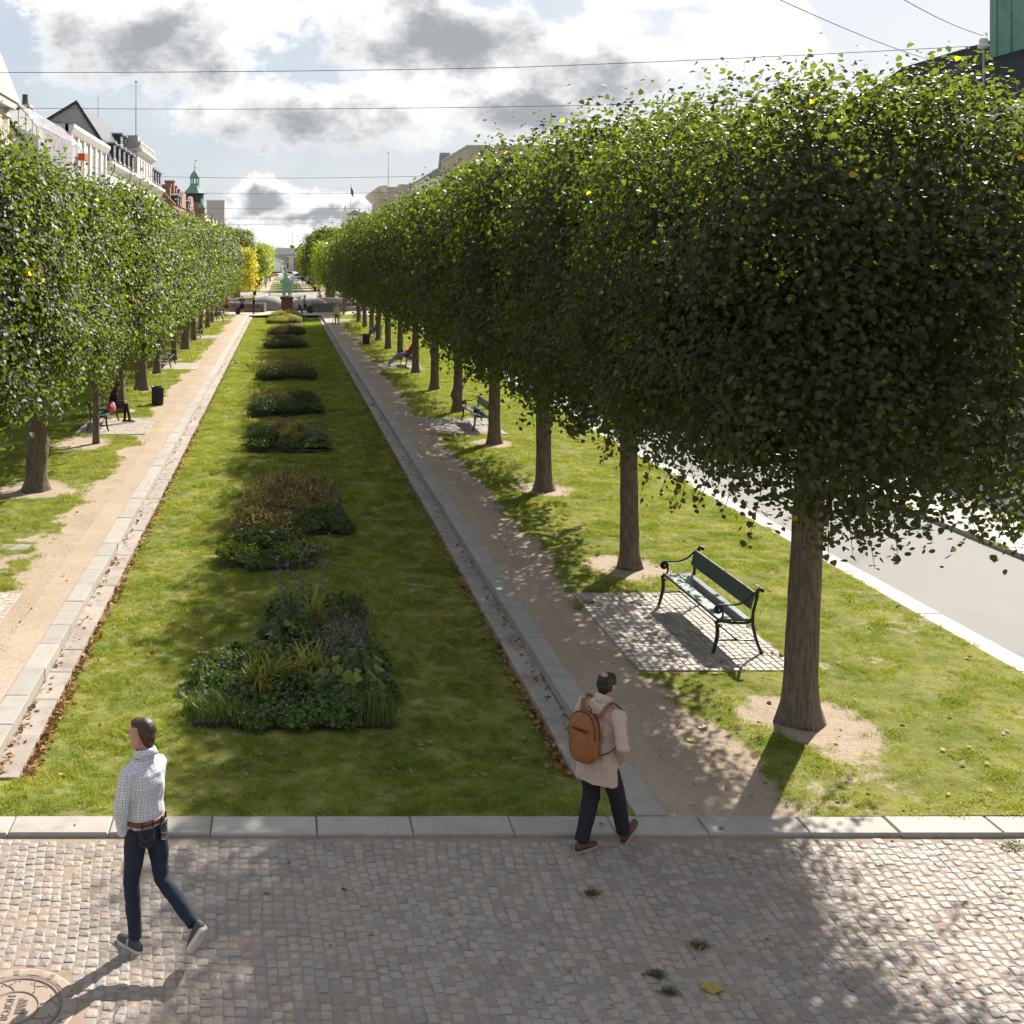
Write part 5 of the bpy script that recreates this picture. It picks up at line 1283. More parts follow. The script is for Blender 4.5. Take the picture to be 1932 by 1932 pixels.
# ------------------------------------------------------------------ people further off
W = person('woman with long brown hair sitting on the left bench with a phone', (-5.72, 37.6), 20, sit_pose(.47, .02, C=(0, .05, .90), N=(0, .12, 1.08), H=(0, .20, 1.22), hp=-32, sL=(-.17, .08, 1.03), sR=(.17, .08, 1.03), wL=(-.05, .40, .74), wR=(.06, .40, .74), kL=(-.08, .48, .55), aL=(-.08, .46, .09), kR=(.06, .50, .62), aR=(.08, .60, .10)),
           dict(top='black', bottom='charcoal', shoe='black', hair='brown', hairtype='long', skin=SKIN2, legw=.85), .98, .013, False, z=.02)
tag(MB().bev(-.04, .04, -.075, .075, -.004, .004, .002).build('phone', M['iron'], None, False, (-5.40, 37.72, .80)), 'dark phone in the hands of the seated woman', 'phone')
bgm = leafy('red_patterned_bag', (.45, .05, .07), (.62, .30, .28), .7, 0)
o = MB(); o.loft([[(.27 * k * math.copysign(abs(math.cos(a)) ** .7, math.cos(a)), .13 * k2 * math.sin(a), z_) for a in [2 * math.pi * j / 18 for j in range(18)]] for z_, k, k2 in ((0, .8, .8), (.02, .95, 1), (.15, 1, 1), (.26, .9, .55), (.30, .8, .2))])
bag_r = empty('handbag', (-5.62, 36.85, .50), R(80), 'red patterned bag on the bench beside the woman', 'bag'); bo = o.build('bag', bgm, bag_r, True)
for s in (-.1, .1): h = MB(); h.tube([(s, .14, .02), (s, .12, .2), (s * .6, .02, .36), (s, -.12, .2), (s, -.14, .02)], .014, 6, flat=(1, .4)); h.build('strap', M['iron'], bag_r, True)
person('person in red top and light jeans reclining on the right bench', (6.42, 57.3), 180, sit_pose(.47, -.16, C=(0, -.12, .86), N=(0, -.2, 1.08), H=(0, -.2, 1.24), P=(0, .10, .55), hL=(-.09, .12, .54), hR=(.09, .12, .54), kL=(-.1, .60, .50), kR=(.1, .60, .50), aL=(-.1, 1.02, .10), aR=(.12, 1.02, .10), sL=(-.18, -.17, 1.02), sR=(.18, -.17, 1.02), wL=(-.16, .2, .66), wR=(.16, .2, .66), tL=(0, .8, .5), tR=(0, .8, .5)),
       dict(top='red', bottom='lightdenim', shoe='white' if 'white' in SHOE else 'sole', hair='black', hairtype='short', skin=SKIN2, legw=1.2), 1.05, .02, z=.02)
person('person in blue jeans sitting on the far right bench', (6.35, 77.0), 180, sit_pose(.47, -.02), dict(top='blue', bottom='blue', shoe='black', hair='black'), 1.0, .025, z=.02)
person('man in a cap sitting with crossed legs on the left bench', (-5.75, 95.7), 0, sit_pose(.47, .02, C=(0, .05, .88), N=(0, .12, 1.05), H=(0, .20, 1.2), hp=-25, kR=(.0, .50, .70), aR=(-.12, .78, .50), tR=(0, 1, .1), aL=(-.1, .62, .09)), dict(top='navy', bottom='denimmid', shoe='black', hair='grey', skin=SKIN2), 1.05, .025, z=.02)
person('old person in a lime jacket pushing a walking frame', (4.3, 91.5), 90, pose(C=(0, .08, 1.24), N=(0, .14, 1.40), H=(0, .2, 1.54), wL=(-.2, .36, .95), wR=(.2, .36, .95), eL=(-.24, .1, 1.1), eR=(.24, .1, 1.1), kL=(-.1, .05, .5), aL=(-.1, .1, .085), aR=(.1, -.15, .1)), dict(top='lime', bottom='grey', shoe='black', hair='grey', hem=.12, wide=1.1), .97, .022, z=-.01)
wk = empty('walking_frame', (4.3, 92.05, -.01), 0, 'wheeled walking frame pushed by the person in lime', 'walker')
for s in (-1, 1):
    o = MB(); o.tube([(s * .26, -.2, .92), (s * .26, -.05, .92), (s * .27, .25, .08)], .014, 8); o.tube([(s * .265, .0, .8), (s * .28, -.22, .09)], .014, 8); o.build('side_frame', M['iron'], wk, True)
    for y in (-.22, .26): o = MB(); o.tube([(s * .28 - .02, y, .1), (s * .28 + .02, y, .1)], .10, 16); o.build('wheel', M['bin'], wk, True)
MB().box(-.25, .25, -.08, .14, .5, .54).build('seat', M['bin'], wk)
person('person in red shirt and black shorts standing by the left tree', (-5.5, 109), 95, pose(), dict(top='red', bottom='black', leg='short', shoe='black', hair='black', sleeve='short'), .98, .025)
person('man in dark shirt and shorts with hands on hips, back turned', (-3.95, 107.6), 85, pose(eL=(-.36, -.08, 1.2), wL=(-.2, .02, 1.02), eR=(.36, -.08, 1.2), wR=(.2, .02, 1.02)), dict(top='navy', bottom='black', leg='short', shoe='sole', hair='blond', sleeve='short'), 1.03, .022)
kb = MB(); kb.loft([[(.15 * k * math.copysign(abs(math.cos(a)) ** .6, math.cos(a)), -.16 + .07 * k2 * math.sin(a), z_) for a in [2 * math.pi * j / 14 for j in range(14)]] for z_, k, k2 in ((1.0, .85, .7), (1.03, 1, 1), (1.3, 1, 1), (1.42, .8, .6), (1.45, .5, .3))])
tag(kb.build('backpack', CL['grey'], None, True, (-3.95, 107.6, 0)), 'grey backpack on the man in shorts by the bin', 'backpack')
person('slim person dressed in black standing on the square left of the statue', (-2.86, 107.9), 200, pose(aL=(-.07, -.02, .085), aR=(.06, -.02, .085), kL=(-.07, .02, .5), kR=(.07, .02, .5)), dict(top='black', bottom='black', shoe='black', hair='black', legw=.8, wide=.95), .97, .022)
person('blond person in white jacket and dark trousers walking by the fountain', (1.5, 109), 10, walk_pose(1.0), dict(top='white', bottom='black', shoe='black', hair='blond', hairtype='long'), .93, .024)
person('man in pale denim jacket walking beside the blond person', (2.02, 109.3), 10, walk_pose(1.0, True), dict(top='lightdenim', bottom='black', shoe='black', hair='black', hem=.1), 1.0, .024)
person('person in dark red with a backpack sitting on the fountain wall', (4.0, 123.2), 170, sit_pose(.85, .0, aL=(-.1, .42, .45), aR=(.1, .42, .45), kL=(-.1, .44, .9), kR=(.1, .44, .9)), dict(top='wine', bottom='wine', shoe='black', hair='black'), 1.0, .028)
person('person in yellow and black standing behind the fountain', (4.9, 157), 250, pose(), dict(top='yellow', bottom='black', shoe='black', hair='black'), 1.0, .03)
person('person in white and dark shorts on the far left path', (-3.1, 195), 270, walk_pose(.8), dict(top='white', bottom='navy', shoe='black', hair='brown'), 1.0, .03)
person('left one of two people far down the left path', (-3.4, 235), 270, walk_pose(.9), dict(top='grey', bottom='navy', shoe='black', hair='black'), 1.0, .035)
person('right one of two people far down the left path', (-2.9, 238), 85, walk_pose(.9, True), dict(top='wine', bottom='charcoal', shoe='black', hair='brown'), 1.0, .035)
person('person in black standing by the far right kerb', (3.7, 221), 260, pose(), dict(top='black', bottom='black', shoe='black', hair='black'), 1.0, .03)
person('person in white shirt sitting under the tree behind the fountain', (-5.9, 124), 20, sit_pose(.47), dict(top='white', bottom='black', shoe='black', hair='black'), 1.0, .03)
flush()
# pigeons on the lawn
def pigeon(x, y, rz, lab):
    root = empty('pigeon', (x, y, ZL + .01), rz, lab, 'bird', 'pigeons on the lawn')
    o = MB(); ringstack(o, [((0, -.16, .09), .012, .006, (1, 0, 0)), ((0, -.09, .105), .035, .025, (1, 0, 0)), ((0, 0, .12), .055, .055, (1, 0, 0)), ((0, .07, .145), .042, .045, (1, 0, 0)), ((0, .10, .20), .024, .026, (1, 0, 0)), ((0, .115, .225), .024, .024, (1, 0, 0)), ((0, .14, .23), .012, .012, (1, 0, 0))], n=10)
    o.build('body', CL['grey'], root, True)
    o = MB(); o.tube([(0, .14, .228), (0, .168, .220)], [.006, .002], 5); o.build('beak', M['iron'], root)
    for s in (-1, 1): o = MB(); o.tube([(s * .02, 0, .08), (s * .02, .005, 0), (s * .02, .04, .0)], .005, 5); o.build('leg', CL['wine'], root)
pigeon(-1.85, 58.6, 1.2, 'dark pigeon standing on the left half of the lawn'); pigeon(-2.55, 60.2, .4, 'pigeon pecking nearer the left step')
# ------------------------------------------------------------------ buildings, statue, fountain and far things
def wall_mat(n, c, **k): return pbr(n, c, .85, k.pop('var', .06), k.pop('scale', .6), .12, .01, bscale=30, **k)
M['white_wall'] = wall_mat('white_render', (.70, .68, .64)); M['cream_wall'] = wall_mat('cream_render', (.62, .50, .38)); M['grey_wall'] = wall_mat('grey_render', (.36, .35, .33), var=.15); M['beige_wall'] = wall_mat('beige_stone', (.44, .39, .31))
M['pale_stone'] = wall_mat('pale_stone', (.58, .55, .49)); M['concrete'] = wall_mat('concrete', (.40, .39, .38)); M['slate'] = pbr('slate_roof', (.055, .058, .065), .7, .15, 2, .2, .01); M['metal_roof'] = pbr('zinc_roof', (.22, .24, .24), .5, .1, 1, .05, .01)
M['copper'] = pbr('green_copper', (.17, .34, .26), .7, .16, 1.5, .1, .01, dirt=((.07, .11, .09), 2, .5)); M['statue_copper'] = pbr('statue_patina', (.30, .54, .45), .65, .2, 6, .2, .01, dirt=((.06, .12, .10), 5, .6))
M['glass'] = pbr('window_glass', (.03, .035, .04), .08, .05, 1, 0); M['sash'] = pbr('white_sash', (.68, .68, .66), .6, .04, 4, 0)
M['porphyry'] = pbr('brown_stone', (.14, .062, .045), .6, .2, 8, .15, .005); M['darkstone'] = pbr('grey_stone', (.26, .25, .235), .75, .18, 1.6, .2, .01, tintvar=.15); M['brownwall'] = pbr('brown_granite', (.19, .155, .13), .7, .18, 2.0, .2, .01, tintvar=.15)
def brick_mat(name, c0, c1):
    m, t_, out = new_mat(name)
    sp_ = t_.add('ShaderNodeSeparateXYZ', i_0=t_.pos())
    v = t_.add('ShaderNodeCombineXYZ', i_0=t_.math('ADD', sp_.outputs[0], sp_.outputs[1]), i_1=sp_.outputs[2])
    b = t_.add('ShaderNodeTexBrick', i_Vector=v.outputs[0], i_Color1=c0, i_Color2=c1, i_Mortar=(.38, .33, .29))
    b.inputs['Scale'].default_value = 1; b.inputs['Brick Width'].default_value = .24; b.inputs['Row Height'].default_value = .075; b.inputs['Mortar Size'].default_value = .008
    c = t_.mix(t_.ramp(t_.noise(t_.pos(), 1.2, 5, .6), .4, .7, 0, .4), b.outputs[0], (.16, .09, .07))
    p = t_.add('ShaderNodeBsdfPrincipled', i_Base_Color=c, i_Roughness=.9); t_.l.new(t_.bump(b.outputs[1], -.3, .01), p.inputs['Normal'])
    t_.l.new(p.outputs[0], out.inputs[0]); return m
M['brick'] = brick_mat('red_brick', (.34, .15, .105), (.26, .11, .08)); M['tile'] = pbr('black_tile', (.022, .024, .03), .3, .2, 4, .3, .02); M['redtile'] = pbr('red_brown_tile', (.22, .09, .065), .8, .2, 3, .2, .01)
# shared window: frame with bars (part) and pane (sub-part); unit faces +X
def win_meshes(w_, h):
    f = MB(); b = .09
    for a in ((-w_ / 2, -w_ / 2 + b, 0, h), (w_ / 2 - b, w_ / 2, 0, h), (-w_ / 2 + b, w_ / 2 - b, 0, b), (-w_ / 2 + b, w_ / 2 - b, h - b, h)): f.box(-.04, .05, a[0], a[1], a[2], a[3])
    f.box(-.03, .035, -.035, .035, b, h - b); f.box(-.031, .034, -w_ / 2 + b, -.036, h * .62, h * .62 + .06); f.box(-.031, .034, .036, w_ / 2 - b, h * .62, h * .62 + .06)
    f.box(-.02, .12, -w_ / 2 - .08, w_ / 2 + .08, -.09, -.002)
    p = MB().box(-.02, -.005, -w_ / 2 + .05, w_ / 2 - .05, .05, h - .05)
    return np_mesh('window', f.v, f.f, M['sash']), np_mesh('pane', p.v, p.f, M['glass'])
WIN = {}
def window(root, x, y, z, w_=1.1, h=1.9, face=1, facing_y=False):
    if (w_, h) not in WIN: WIN[(w_, h)] = win_meshes(w_, h)
    a, b = WIN[(w_, h)]
    o = bpy.data.objects.new('window', a); link(o, root); o.location = (x, y, z); o.rotation_euler = (0, 0, R(-90) if facing_y else (0 if face > 0 else math.pi))
    p = bpy.data.objects.new('pane', b); link(p, o); return o
def building(lab, x, y, name='building'): return empty(name, (x, y, 0), 0, lab, 'building', 'buildings along the avenue')
def part(root, name, mb, mat, smooth=False): return mb.build(name, mat, root, smooth)
X0 = -20.0
# A: cream house with a pediment, far left
b_ = building('cream house with a pediment at the far left edge', X0, 66)
part(b_, 'wall', MB().box(-12, 0, 0, 16.4, 0, 16.2), M['cream_wall']); part(b_, 'cornice', MB().box(-.0, .5, -.3, 16.6, 16.2, 16.75), M['pale_stone'])
part(b_, 'pediment', MB().prism([(1.0, 16.76), (16.4, 16.76), (8.2, 20.3)], 'x', -11.8, .25), M['cream_wall']); part(b_, 'roof', MB().prism([(.6, 16.8), (16.85, 16.75), (16.85, 17.0), (8.2, 20.85), (.3, 17.0)], 'x', -.1, .62), M['pale_stone'])
for yy_ in (9.2, 12.4, 15.2): window(b_, .0, yy_, 13.6, 1.0, 1.8); 
part(b_, 'window_hood', MB().prism([(14.4, 15.6), (16.0, 15.6), (15.2, 16.05)], 'x', 0, .25), M['sash'])
# B: dark-roofed house behind the scaffold
b_ = building('lower house with a dark slate roof behind the scaffold tent', X0 - .6, 90)
part(b_, 'wall', MB().box(-6, 0, 0, 14.8, 0, 14.4).prism([(-6, 14.4), (0, 14.4), (-2.6, 17.9)], 'y', 0.02, 14.78), M['grey_wall'])
part(b_, 'roof', MB().prism([(.3, 14.2), (-2.6, 18.2), (-6.3, 14.2), (-6.3, 14.5), (-2.6, 18.5), (.3, 14.5)], 'y', -.2, 14.9), M['slate'])
for yy_, zz in ((4.2, 19.0), (11.0, 18.9)):
    c_ = part(b_, 'chimney', MB().box(-3.2, -2.2, yy_, yy_ + 1.6, 16.5, zz).box(-3.3, -2.1, yy_ - .1, yy_ + 1.7, zz + .002, zz + .25), M['cream_wall']); part(c_, 'chimney_pot', MB().lathe([(.28, 0), (.24, .9), (.28, .95)], (-2.7, yy_ + .8, zz + .25), 12), M['slate'])
# scaffold with sheeting
def sheet_mat():
    m, t_, out = new_mat('scaffold_sheeting')
    d = t_.add('ShaderNodeBsdfDiffuse', i_Color=(.72, .70, .74)); tr = t_.add('ShaderNodeBsdfTranslucent', i_Color=(.8, .78, .8)); tp = t_.add('ShaderNodeBsdfTransparent')
    a = t_.add('ShaderNodeMixShader', i_0=.5, i_1=d.outputs[0], i_2=tr.outputs[0]); b = t_.add('ShaderNodeMixShader', i_0=t_.ramp(t_.noise(t_.pos(), 1.5, 4, .6), .3, .7, .2, .5), i_1=a.outputs[0], i_2=tp.outputs[0])
    t_.l.new(b.outputs[0], out.inputs[0]); return m
M['sheeting'] = sheet_mat(); M['galv'] = pbr('galvanised_tube', (.38, .38, .40), .45, .1, 5, 0, metal=.5)
sc_ = empty('scaffold', (X0, 86, 0), 0, 'scaffold wrapped in translucent white sheeting beside the white house', 'scaffold', None)
for k in range(9):
    yy_ = k * 2.4
    part(sc_, 'pole', MB().tube([(1.2, yy_, 0), (1.2, yy_, 15.4)], .04, 6).tube([(-.2, yy_, 10), (-.2, yy_, 17.2)], .04, 6).tube([(1.25, yy_, 15.3), (-.25, yy_, 17.2)], .04, 6), M['galv'])
for zz in (13.2, 14.4, 15.4): part(sc_, 'ledger', MB().tube([(1.26, 0, zz), (1.26, 19.2, zz)], .04, 6), M['galv'])
part(sc_, 'sheeting', MB().add([(1.31, 0, 10), (1.31, 19.2, 10), (1.31, 19.2, 15.4), (1.31, 0, 15.4)], [(0, 1, 2, 3)]).add([(1.35, -.2, 15.48), (1.35, 19.4, 15.48), (-.3, 19.4, 17.3), (-.3, -.2, 17.3)], [(0, 1, 2, 3)]), M['sheeting'])
hb = part(sc_, 'hoist', MB().box(1.5, 2.1, 15.6, 17.4, 14.2, 14.8).tube([(1.8, 15.9, 14.1), (1.8, 15.2, 13.0)], .05, 6).tube([(1.8, 17.2, 14.75), (1.8, 18.0, 14.9)], .06, 6), pbr('orange_paint', (.62, .10, .035), .5))
# C: white house with pilasters
b_ = building('white house with pilasters and tall windows beside the scaffold', X0, 105.2)
part(b_, 'wall', MB().box(-9, 0, 0, 21.6, 0, 17.2), M['white_wall']); part(b_, 'roof', MB().prism([(.5, 17.85), (-9, 17.85), (-9, 18.3), (-3, 18.4)], 'y', -.4, 21.8), M['metal_roof'])
part(b_, 'cornice', MB().prism([(0, 16.9), (.25, 17.0), (.55, 17.5), (.55, 17.84), (0, 17.84)], 'y', -.3, 21.7).prism([(-.3, 16.9), (-.3, 17.84), (-9, 17.84), (-9, 16.9)], 'y', -.5, -.001), M['white_wall'])
for k in range(7): part(b_, 'pilaster', MB().box(.001, .22, k * 3.38 + .2, k * 3.38 + .85, 10.5, 16.88), M['white_wall'])
for k in range(6): window(b_, .0, k * 3.38 + 2.2, 13.4, 1.3, 2.7); window(b_, .0, k * 3.38 + 2.2, 9.2, 1.3, 2.7)
# D: long white house, black tiled mansard, dormers, balustraded centre
b_ = building('long white house with black tiled mansard, dormers and flagpole', X0, 127.2)
LEN = 56
part(b_, 'wall', MB().box(-11, 0, 0, LEN, 0, 16.0), M['white_wall'])
part(b_, 'gable', MB().prism([(-.4, 16.0), (-.75, 18.8), (-3.4, 22.8), (-10.6, 18.0), (-10.6, 16.0)], 'y', .05, .45), M['grey_wall'])
part(b_, 'cornice', MB().prism([(0, 15.0), (.2, 15.1), (.35, 15.6), (.8, 15.9), (.8, 16.25), (0, 16.25)], 'y', -.2, LEN + .2).box(.001, .12, -.1, LEN, 13.9, 14.2), M['white_wall'])
part(b_, 'roof', MB().prism([(.45, 16.26), (-.55, 18.9), (-3.3, 23.1), (-11, 18.4), (-11, 18.0), (-3.4, 22.7), (-.9, 18.7), (-.1, 16.26)], 'y', -.15, LEN + .1), M['tile'])
def dormer(root, y, z0=16.5, w_=1.5, h=2.0, x=.35):
    d = part(root, 'dormer', MB().box(-2.2, x, y - w_ / 2, y + w_ / 2, z0, z0 + h), M['slate'])
    part(d, 'dormer_roof', MB().prism([(y - w_ / 2 - .15, z0 + h + .001), (y + w_ / 2 + .15, z0 + h + .001), (y + w_ / 2, z0 + h + .2), (y, z0 + h + .42), (y - w_ / 2, z0 + h + .2)], 'x', -2.4, x + .25), M['metal_roof'])
    window(root, x + .002, y, z0 + .25, w_ - .3, h - .45)
for y in (4.0, 8.0, 12.0, 16.0, 20.0): dormer(b_, y)
for y in (43, 46.4, 49.8, 53): dormer(b_, y)
for y in (18.5, 22.5): dormer(b_, y, 19.6, 2.2, 1.5, -.9)
pv = part(b_, 'centre_pavilion', MB().box(-8, .55, 23.2, 40, 16.26, 19.6), M['white_wall']); part(pv, 'pavilion_cornice', MB().prism([(.55, 19.2), (1.2, 19.62), (1.2, 19.85), (-8, 19.85), (-8, 19.62), (.5, 19.6)], 'y', 22.9, 40.3), M['white_wall'])
for y in (26, 29, 32, 35, 38): window(b_, .56, y, 16.7, 1.2, 2.1)
bal = part(b_, 'balustrade', MB().box(.7, .95, 23.2, 40, 20.7, 20.9).box(.7, .95, 23.2, 40, 19.86, 20.0), M['pale_stone'])
for k in range(30): part(b_, 'baluster', MB().box(.76, .9, 23.5 + k * .56, 23.75 + k * .56, 20.0, 20.7), M['pale_stone'])
part(b_, 'attic_block', MB().box(-5, .6, 23.0, 25.6, 19.86, 21.6), M['grey_wall'])
for y in (.8, 14.5, 24.4): part(b_, 'drainpipe', MB().tube([(.9, y, 16.1), (.75, y, 15.2), (.12, y + .8, 14.4), (.12, y + .8, 8)], .06, 6), M['slate'])
part(b_, 'chimney', MB().box(-4.9, -3.9, .5, 2.2, 20.0, 22.3), M['cream_wall'])
for k in range(5): part(b_, 'skylight', MB().box(-.06, .06, -.5, .5, 0, 1.4, 0, 0, Matrix.Translation((-1.55, 4 + k * 2.2, 20.1)) @ Matrix.Rotation(R(-33), 4, 'Y')), M['metal_roof'])
part(b_, 'antenna', MB().tube([(-3.2, 14, 22.8), (-3.2, 14, 25.4)], .04, 5).tube([(-3.2, 13.4, 25.1), (-3.2, 14.6, 25.1)], .04, 5), M['galv'])
def flagpole(x, y, z0, z1, lab, flag=False):
    r = empty('flagpole', (x, y, z0), 0, lab, 'flagpole', 'flagpoles on the roofs')
    part(r, 'pole', MB().tube([(0, 0, 0), (0, 0, z1 - z0)], [.10, .05], 8), M['pale_stone']); part(r, 'knob', ell(MB(), (0, 0, z1 - z0), (.13, .13, .13)), M['slate'])
    if flag: part(r, 'flag', MB().add([(.06, 0, z1 - z0 - .5), (1.0, .25, z1 - z0 - 2.4), (.9, .1, z1 - z0 - 4.6), (.05, 0, z1 - z0 - 3.0)], [(0, 1, 2, 3)]), CL['wine'])
flagpole(X0 + .2, 151.5, 20.9, 28.9, 'tall bare flagpole above the long white house')
# E: red brick house and copper spire
b_ = building('red brick house with chimneys and shaped gables on the left', X0, 206)
part(b_, 'wall', MB().box(-9, 0, 0, 50, 0, 15), M['brick']); part(b_, 'roof', MB().prism([(.2, 15.0), (-3.5, 19.0), (-9, 15.0)], 'y', -.2, 50.2), M['redtile'])
for y, h in ((2, 18.4), (9, 19.6), (14, 18.9), (20, 18.6), (26, 18.2)): part(b_, 'chimney', MB().box(-2.6, -.9, y, y + 1.8, 14, h).box(-2.75, -.75, y - .12, y + 1.92, h + .002, h + .3), M['brick'])
for y0 in (14, 34):
    part(b_, 'shaped_gable', MB().prism([(y0, 15)] + [(y0 + 5 - 5 * math.cos(k * math.pi / 10), 15 + 3.4 * math.sin(k * math.pi / 10)) for k in range(11)] + [(y0 + 10, 15)], 'x', -.6, .15), M['brick'])
for y in (4, 9, 27, 31): dormer(b_, y, 15.05, 1.6, 1.6)
tw = empty('spire_tower', (-20.6, 262, 0), 0, 'brick tower with a green copper spire and open lantern', 'tower', None)
part(tw, 'wall', MB().box(-2.1, 2.1, -2.1, 2.1, 0, 17.9), M['brick']); part(tw, 'slate_drum', MB().lathe([(2.9, 17.9), (2.7, 18.2), (2.7, 19.7), (3.0, 19.9)], (0, 0, 0), 4), M['slate'])
part(tw, 'bell_roof', MB().lathe([(3.05, 19.9), (2.6, 20.2), (1.9, 20.9), (1.35, 21.6), (1.1, 22.1), (1.15, 22.25)], (0, 0, 0), 8), M['copper'])
for k in range(8): part(tw, 'lantern_column', MB().tube([(.95 * math.cos(k * .785 + .39), .95 * math.sin(k * .785 + .39), zz) for zz in (22.25, 23.5)], .13, 6), M['copper'])
part(tw, 'dome', MB().lathe([(1.2, 23.5), (1.2, 23.7), (1.05, 24.0), (.9, 24.5), (.5, 24.95), (.12, 25.3), (.05, 25.9)], (0, 0, 0), 12), M['copper'], True); part(tw, 'finial', ell(MB(), (0, 0, 26), (.16, .16, .2)).tube([(0, 0, 26), (0, 0, 27.6)], .04, 5).add([(0, 0, 27.6), (.5, 0, 27.5), (.35, 0, 27.85)], [(0, 1, 2)]), M['slate'])
tt = empty('corner_turret', (-18.2, 250, 0), 0, 'small green-capped turret in front of the spire', 'turret', None)
part(tt, 'wall', MB().lathe([(.8, 0), (.8, 15.9)], (0, 0, 0), 8), M['brick']); part(tt, 'cap', MB().lathe([(1.05, 15.9), (.9, 16.2), (.75, 16.8), (.25, 17.3), (.06, 18.3)], (0, 0, 0), 10), M['copper'], True)
# F, G
b_ = building('low white roofline behind the brick tower', X0, 270); part(b_, 'wall', MB().box(-8, 0, 0, 70, 0, 16.2), M['white_wall']); part(b_, 'roof', MB().prism([(.4, 16.2), (-4, 18.2), (-8, 16.2)], 'y', 0, 70), M['concrete'])
b_ = building('grey concrete block beyond the spire', X0, 382); part(b_, 'wall', MB().box(-6, 0, 0, 20, 0, 24), M['concrete']); part(b_, 'coping', MB().box(-6.1, .1, -.1, 20.1, 24.0, 24.4), M['pale_stone'])
# --- right-hand side
b_ = building('brick building with black tiled roof behind the nearest right tree', 25.2, 22)
part(b_, 'wall', MB().box(0, 12, 0, 34, 0, 10.6), M['brick']); part(b_, 'plinth', MB().box(-.12, -.001, 0, 34, 0, 1.1), M['pale_stone']); part(b_, 'cornice', MB().prism([(0, 10.1), (-.45, 10.5), (-.45, 10.75), (0, 10.75)], 'y', -.1, 34.1), M['pale_stone'])
part(b_, 'roof', MB().prism([(-.4, 10.8), (5.6, 14.9), (12, 10.8), (12, 10.5), (5.6, 14.55), (-.2, 10.62)], 'y', -.2, 34.2), M['tile'])
tr_ = MB()
for k in range(252): tr_.tube([(-.4, -.1 + k * .136, 10.83), (5.6, -.1 + k * .136, 14.93)], .045, 5)
o = part(b_, 'roof_tiles', tr_, M['tile']); o['kind'] = 'stuff'
for y in range(9):
    for zz in (2.2, 6.4): window(b_, -.02, 2.4 + y * 3.7, zz, 1.3, 2.3, -1)
cb = empty('copper_dormer', (28.9, 41.7, 12.9), 0, 'tall green copper-clad roof tower at the top right corner', 'tower', None)
part(cb, 'cladding', MB().box(0, 4.4, 0, 4.5, 0, 4.2), M['copper'])
for k in range(6): part(cb, 'seam', MB().box(.25 + k * .72, .29 + k * .72, -.045, -.001, 0, 4.2), M['copper'])
for k in range(5): part(cb, 'seam', MB().box(-.045, -.001, .4 + k * .9, .44 + k * .9, 0, 4.2), M['copper'])
for k in range(3): part(cb, 'sheet_lap', MB().box(.3, 4.3, -.025, -.002, 1.1 + k * 1.2, 1.13 + k * 1.2), M['slate'])
fr = empty('iron_fence', (20.1, 24, 0), 0, 'grey iron railing on a stone base before the brick building', 'fence', None)
part(fr, 'base', MB().bev(-.2, .2, 0, 24, -.2, .45, .03), M['granite'])
part(fr, 'rail', MB().box(-.03, .03, 0, 24, .62, .67), M['galv']); part(fr, 'rail', MB().box(-.03, .03, 0, 24, 1.75, 1.8), M['galv'])
bm = MB().box(-.014, .014, -.014, .014, .45, 1.98); bmesh_ = np_mesh('bar', bm.v, bm.f, M['galv'])
for k in range(150): o = bpy.data.objects.new('bar', bmesh_); link(o, fr); o.location = (0, .08 + k * .16, 0)
for k in range(9): part(fr, 'post', MB().box(-.05, .05, k * 3 - .05 + (.05 if k == 0 else 0), k * 3 + .05, .45, 2.1), M['galv'])
b_ = building('grey flat-topped block above the right hedge', 22, 135); part(b_, 'wall', MB().box(0, 14, 0, 22, 0, 18.5), M['beige_wall']); part(b_, 'parapet', MB().box(-.1, 14.1, -.1, 22.1, 18.5, 18.8), M['concrete'])
b_ = building('house with a sloping slate roof and stone chimney above the hedge', 21, 165); part(b_, 'wall', MB().box(0, 12, 0, 20, 0, 17.2), M['white_wall']); part(b_, 'roof', MB().prism([(-.3, 17.2), (5.2, 20.6), (5.4, 17.2)], 'y', 0, 20), M['metal_roof']); part(b_, 'chimney', MB().loft([[(2.2 - s, 3, 18), (3.9 + s, 3, 18), (3.9 + s, 4, 18), (2.2 - s, 4, 18)] if z_ == 18 else [(2.35, 3, z_), (3.75, 3, z_), (3.75, 4, z_), (2.35, 4, z_)] for z_, s in ((18, .15), (20.9, 0))]), M['grey_wall'])
b_ = building('beige building with a heavy cornice at the right row end', 22, 240); part(b_, 'wall', MB().box(0, 12, 0, 40, 0, 20.2), M['beige_wall']); part(b_, 'cornice', MB().prism([(0, 18.2), (-.8, 18.9), (-1.6, 19.7), (-1.8, 20.3), (0, 20.6)], 'y', -.2, 40), M['pale_stone'])
for k in range(3): window(b_, -.02, 3 + k * 4, 15.6, 1.6, 2.2, -1)
part(b_, 'roof_vent', MB().box(3, 6, 4, 8, 20.2, 21.0), M['galv'])
flagpole(22.3, 240.2, 20.3, 27.5, 'bare flagpole on the beige building')
b_ = building('white turreted roof at the far end of the right row', 20, 380); part(b_, 'wall', MB().box(0, 8, 0, 10, 0, 19), M['white_wall']); part(b_, 'turret', MB().lathe([(.7, 19), (.7, 21.2), (.3, 22), (.05, 23)], (.8, .5, 0), 8), M['white_wall']); part(b_, 'roof', MB().prism([(0, 19), (4, 21), (8, 19)], 'y', 0, 10), M['metal_roof'])
flagpole(22.6, 380, 20, 29.5, 'flagpole with a hanging flag above the far right row', True)
